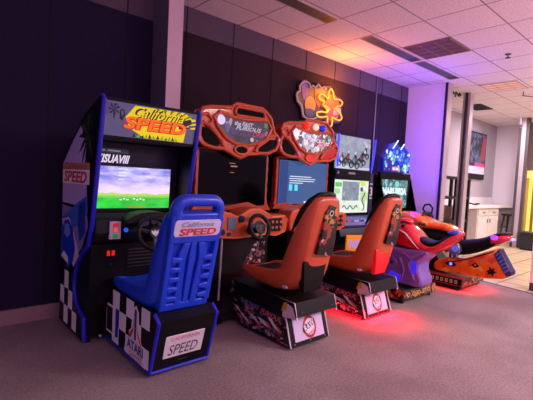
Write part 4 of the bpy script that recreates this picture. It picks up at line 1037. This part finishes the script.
b.plate(nf, [(4.60, 2.84), (4.74, 2.88), (4.86, 2.80), (4.84, 2.62), (4.70, 2.58), (4.62, 2.68)], 0, .007, mat('neon_art_red', '#7c2820', .5))
b.disc(nf, 5.04, 2.62, .18, .001, .008, mat('neon_art_brown', '#8a4a1c', .5), rv=.22); b.plate(nf, [(5.06, 2.52), (5.26, 2.56), (5.24, 2.66), (5.06, 2.64)], .008, .012, mat('neon_art_grey', '#9a90a0', .5))
b.build('sign_artwork', t, flat=True)
no = mat('neon_orange', '#200800', .3, emit='#ff9a20', es=2.2); npk = mat('neon_pink', '#200820', .3, emit='#d8a0b8', es=.55)
def smooth(P, n=4, closed=False):
    out = []; N = len(P)
    for i in range(N if closed else N-1):
        p0, p1, p2, p3 = [P[(i+k) % N] if closed else P[max(0, min(N-1, i+k))] for k in (-1, 0, 1, 2)]
        for q in range(n):
            t_ = q/n
            out.append(tuple(.5*(2*b1+(c1-a1)*t_+(2*a1-5*b1+4*c1-d1)*t_*t_+(3*b1-a1-3*c1+d1)*t_**3) for a1, b1, c1, d1 in zip(p0, p1, p2, p3)))
    if not closed: out.append(P[-1])
    return out
STAR = [(4.701, 2.717), (4.686, 2.756), (4.746, 2.789), (4.83, 2.773), (4.898, 2.75), (4.908, 2.839), (4.95, 2.91), (5.01, 2.857), (5.044, 2.765), (5.159, 2.779), (5.248, 2.75), (5.231, 2.697), (5.129, 2.661), (5.101, 2.617), (5.212, 2.564), (5.26, 2.5), (5.206, 2.453), (5.094, 2.464), (5.021, 2.477), (5.029, 2.399), (5.015, 2.343), (4.956, 2.327), (4.914, 2.384), (4.9, 2.47), (4.778, 2.443), (4.675, 2.448), (4.662, 2.499), (4.77, 2.528), (4.873, 2.53), (4.915, 2.563), (4.827, 2.614), (4.789, 2.646), (4.821, 2.68), (4.74, 2.695)]
INNER = [(4.825, 2.632), (4.943, 2.593), (4.852, 2.54)]
LOBE = [(4.22, 2.671), (4.228, 2.726), (4.284, 2.754), (4.268, 2.815), (4.308, 2.876), (4.385, 2.91), (4.468, 2.898), (4.5, 2.84), (4.552, 2.887), (4.611, 2.861), (4.662, 2.926), (4.738, 2.884), (4.794, 2.914), (4.841, 2.884)]
LOBE2 = [(4.22, 2.671), (4.251, 2.604), (4.321, 2.561), (4.353, 2.494), (4.372, 2.423), (4.443, 2.387), (4.567, 2.391), (4.663, 2.427), (4.686, 2.487)]
b = B(no); b.tube([nf.p(u, v, .03) for u, v in smooth(STAR, 4, True)], .010, n=8, closed=True)
b.tube([nf.p(u, v, .034) for u, v in smooth(INNER, 4)], .008, n=8)
lab(b.build('neon_tube', t), 'orange starburst tube')
b = B(npk); b.tube([nf.p(u, v, .02) for u, v in smooth(LOBE, 3)], .009, n=6); b.tube([nf.p(u, v, .02) for u, v in smooth(LOBE2, 3)], .009, n=6)
lab(b.build('neon_tube', t), 'pale pink outline tube')

# ------------------------------------------------------------------ far room furniture
cabw = mat('cabinet_white', '#d0c8c4', .5); ctop = mat('counter_white', '#d8d2d4', .35)
t = thing('base_cabinet', 'white double-door base cabinet with two drawers under the counter', 'cabinet', (11.35, 4.25, 0))
B(cabw).box(10.65, 12.08, 4.00, 4.52, 0, 1.0).build('body', t)
for k in range(2):
    x0 = 10.68+k*.70
    d = B(cabw).box(x0, x0+.67, 3.98, 4.0, .10, .78).build('door', t, bevel=.004); B(steel).box(x0+.58-.53*k, x0+.61-.53*k, 3.96, 3.98, .62, .72).build('handle', d)
    d = B(cabw).box(x0, x0+.67, 3.98, 4.0, .81, .97).build('drawer', t, bevel=.004); B(steel).box(x0+.27, x0+.40, 3.96, 3.98, .88, .90).build('handle', d)
t = thing('countertop', 'long white countertop under the framed poster', 'countertop', (11.4, 4.25, 1.0))
B(ctop).box(9.70, 13.17, 3.94, 4.57, 1.002, 1.06).build('top', t, bevel=.004)
B(mat('backsplash', '#cfc6cc', .5)).box(9.70, 13.17, 4.545, 4.575, 1.062, 1.26).build('backsplash', t)
tag(B(blackp).tube([(10.0, 4.3, 1.09), (10.25, 4.25, 1.18), (10.5, 4.2, 1.13), (10.9, 4.15, 1.08), (11.2, 4.18, 1.10), (11.3, 4.3, 1.09)], .018).build('cable'), 'dark coiled cable lying on the white countertop', 'cable')
t = thing('bar_stool', 'dark wooden stool under the right end of the white countertop', 'stool', (12.7, 3.92, 0))
wd = mat('dark_wood', '#3a2e30', .5)
B(wd).cyl((12.7, 3.85, .78), (12.7, 3.85, .83), .26, .26, n=20).build('seat', t, bevel=.006)
for sx in (-1, 1):
    for sy in (-1, 1): B(wd).cyl((12.7+sx*.27, 3.85+sy*.2, 0), (12.7+sx*.17, 3.85+sy*.14, .78), .025).build('leg', t)
for z in (.25, .45):
    for sy in (-1, 1): B(wd).cyl((12.44, 3.85+sy*.19, z), (12.96, 3.85+sy*.19, z), .016).build('rung', t)
# poster screen
t = thing('wall_poster', 'black framed game poster with blue figures on the far grey wall', 'poster', (11.75, 4.58, 1.8))
B(blackp).box(11.17, 12.33, 4.53, 4.58, 1.75, 3.03).build('frame', t, bevel=.006)
pf = front(4.53)
b = B(art('poster_art', ['#241c4c', '#8890d8', '#3a2c80', '#c8b8e8', '#301c38', '#2a2460', '#6088c8'], 9, dist=.15, es=.35)); b.rect(pf, 11.21, 12.29, 1.90, 2.99, 0, .004)
b.rect(pf, 11.21, 12.29, 1.90, 2.10, .004, .005, mat('poster_band', '#b8a8c0', .4, emit='#d8c8e0', es=.3)); b.rect(pf, 11.6, 12.25, 2.10, 2.20, .004, .005, mat('poster_pink', '#b03c70', .4, emit='#d04080', es=.3))
b.plate(pf, [(11.95, 2.25), (12.25, 2.3), (12.27, 2.9), (12.1, 2.95), (12.0, 2.6)], .004, .006, mat('poster_red', '#883040', .4, emit='#a03848', es=.3))
b.build('print', t, flat=True)
# framed notice on far wall
t = thing('wall_notice', 'small white notice with dark square on the far wall above the counter', 'notice', (13.2, 3.75, 1.5))
nfw = left(13.2)
b = B(plastic_white); b.rect(nfw, -3.95, -3.62, 1.42, 1.62, 0, .01); b.build('panel', t)
b = B(mat('notice_ink', '#6a6470', .5)); b.rect(nfw, -3.79, -3.66, 1.49, 1.57, .01, .012, mat('notice_ink', '#6a6470', .5)); b.rect(nfw, -3.79, -3.66, 1.45, 1.465, .01, .012); b.build('dark_square', t)
# rack seen between the posts
t = thing('shelf_rack', 'black tubular metal rack standing between the two metal posts', 'rack', (8.3, 3.85, 0))
rk = mat('rack_black', '#16141a', .4)
for x in (7.95, 8.68, 9.3):
    for y in (3.72, 4.1): B(rk).box(x-.03, x+.03, y-.03, y+.03, 0, 1.68).build('upright', t)
for z in (.28, .74, 1.24, 1.66): B(rk).box(7.92, 9.33, 3.69, 4.13, z, z+.05).build('shelf', t)
t = thing('storage_box', 'brown box on the lower shelf of the black rack', 'box', (8.3, 3.9, .79))
B(mat('brown_box', '#5c3c38', .6)).box(8.05, 8.60, 3.76, 4.06, .792, 1.04).build('carton', t)
B(mat('brown_lid', '#6c4a44', .6)).box(8.04, 8.61, 3.75, 4.07, 1.04, 1.08).build('lid', t)
# warm lit glass door at the right edge
t = thing('door_1', 'x', 'door', (13.1, 2.8, 0)); del t['label']; del t['category']; struct(t)
b = B(mat('door_frame', '#c9a65c', .4)); b.box(12.76, 12.86, 3.52, 3.60, 0, 1.85); b.box(12.76, 12.86, 2.5, 2.58, 0, 1.85); b.box(12.74, 12.86, 2.5, 3.62, 1.85, 2.06, mat('door_head', '#d8c070', .4, emit='#ffd870', es=.6)); b.build('frame', t)
b = B(mat('door_glass', '#a09030', .3, emit='#fff070', es=.75)); b.box(12.80, 12.84, 2.58, 3.52, .30, 1.85); b.box(12.79, 12.84, 2.58, 3.52, 0, .30, mat('door_kick', '#8a6f40', .5)); b.build('pane', t)
b = B(mat('door_mull', '#7d6a38', .5)); b.box(12.76, 12.80, 3.36, 3.42, .30, 1.85); b.build('mullion', t)
t = thing('waste_bin', 'low dark equipment standing on the tiles by the far post', 'bin', (11.9, 3.15, 0))
B(mat('bin_dark', '#1c1a20', .6)).box(11.7, 12.05, 2.92, 3.34, .03, .42).build('body', t, bevel=.01)
B(mat('bin_lid', '#2c2a34', .5)).box(11.68, 12.07, 2.90, 3.36, .42, .46).build('lid', t, bevel=.01)
B(rubber).box(11.72, 12.03, 2.94, 3.32, 0, .03).build('base', t)
# half wall at the right edge
b = B(wwm); b.box(6.95, 7.2, .6, 1.80, .12, 1.64); b.box(6.95, 7.2, .6, 1.80, 0, .12, mat('half_wall_base', '#3c343a', .6))
struct(b.build('wall_half', bevel=.004))

# ------------------------------------------------------------------ light
def area(name, loc, rot, size, col, e, sy=None, spread=None):
    l = bpy.data.lights.new(name, 'AREA'); l.energy = e; l.color = lin(col); l.size = size
    if sy: l.shape = 'RECTANGLE'; l.size_y = sy
    if spread: l.spread = spread
    o = bpy.data.objects.new(name, l); COL.objects.link(o); o.location = loc; o.rotation_euler = rot; return o
def point(name, loc, col, e, r=.05):
    l = bpy.data.lights.new(name, 'POINT'); l.energy = e; l.color = lin(col); l.shadow_soft_size = r
    o = bpy.data.objects.new(name, l); COL.objects.link(o); o.location = loc; return o
# ceiling lamps, then added ceiling fill, behind and to the right of the viewer
area('ceiling_lamp_a', (6.0, -2.6, H-.06), (0, 0, 0), 1.3, '#fff0f0', 320, 1.3)
area('ceiling_lamp_b', (9.5, -.8, H-.06), (0, 0, 0), 1.3, '#fff0ea', 230, 1.3)
area('ceiling_lamp_c', (1.5, -2.4, H-.06), (0, 0, 0), 1.3, '#d0a8ff', 30, 1.3)
area('ceiling_fill_a', (2.0, -2.2, 2.3), (PI, 0, 0), 1.0, '#ffa4cc', 190, 1.0)  # unseen upward fills added to brighten the ceiling, no fitting behind them
area('ceiling_fill_b', (5.5, -1.6, 2.3), (PI, 0, 0), 1.0, '#ffc0dc', 180, 1.0)
area('ceiling_fill_c', (9.0, -.9, 2.3), (PI, 0, 0), 1.0, '#ffd8e6', 140, 1.0)
area('far_lamp', (11.0, 3.3, H-.06), (0, 0, 0), .6, '#fff0f8', 75, .6)
area('far_lamp_b', (11.5, 1.5, H-.06), (0, 0, 0), 1.0, '#ffeedd', 60, 1.0)
point('neon_glow', (5.03, YW-.28, 2.85), '#ff8c28', 38, .12)
point('topper_glow', (6.45, 3.45, 2.40), '#6048ff', 42, .15)
point('topper_glow_b', (6.95, 3.65, 1.75), '#3820ff', 8, .10)
area('underglow_a', (3.665, 2.72, .09), (0, .7, 0), .05, '#ff0820', 20, .7)
area('underglow_c', (3.94, 2.38, .09), (-.7, 0, 0), .50, '#ff0820', 22, .05)
area('underglow_b', (5.84, 2.75, .07), (0, .5, 0), .05, '#ff1018', 3, .8)
area('underglow_d', (6.25, 2.31, .07), (-.6, 0, 0), .65, '#ff1018', 8, .05)
W = bpy.data.worlds.new('w'); S.world = W; W.use_nodes = True
bg = W.node_tree.nodes['Background']; bg.inputs[0].default_value = (*lin('#cfa8d0'), 1); bg.inputs[1].default_value = .8

# ------------------------------------------------------------------ camera
cd_ = bpy.data.cameras.new('camera'); co_ = bpy.data.objects.new('camera', cd_); COL.objects.link(co_)
cd_.sensor_width = 36; cd_.lens = 405/533*36
Rm = Matrix(((0.74585562, -0.004934, -0.66608937), (-0.66403881, 0.07324345, -0.74410205), (0.05245808, 0.99730189, 0.05135267)))
co_.matrix_world = Matrix.Translation((0, 0, 1.45)) @ Rm.to_4x4()
S.camera = co_
for o in bpy.data.objects:
    if '_o' in o: del o['_o']
vs = S.view_settings
vs.view_transform = 'Standard'; vs.look = 'None'; vs.gamma = 1; vs.use_curve_mapping = False; vs.exposure = 0.1
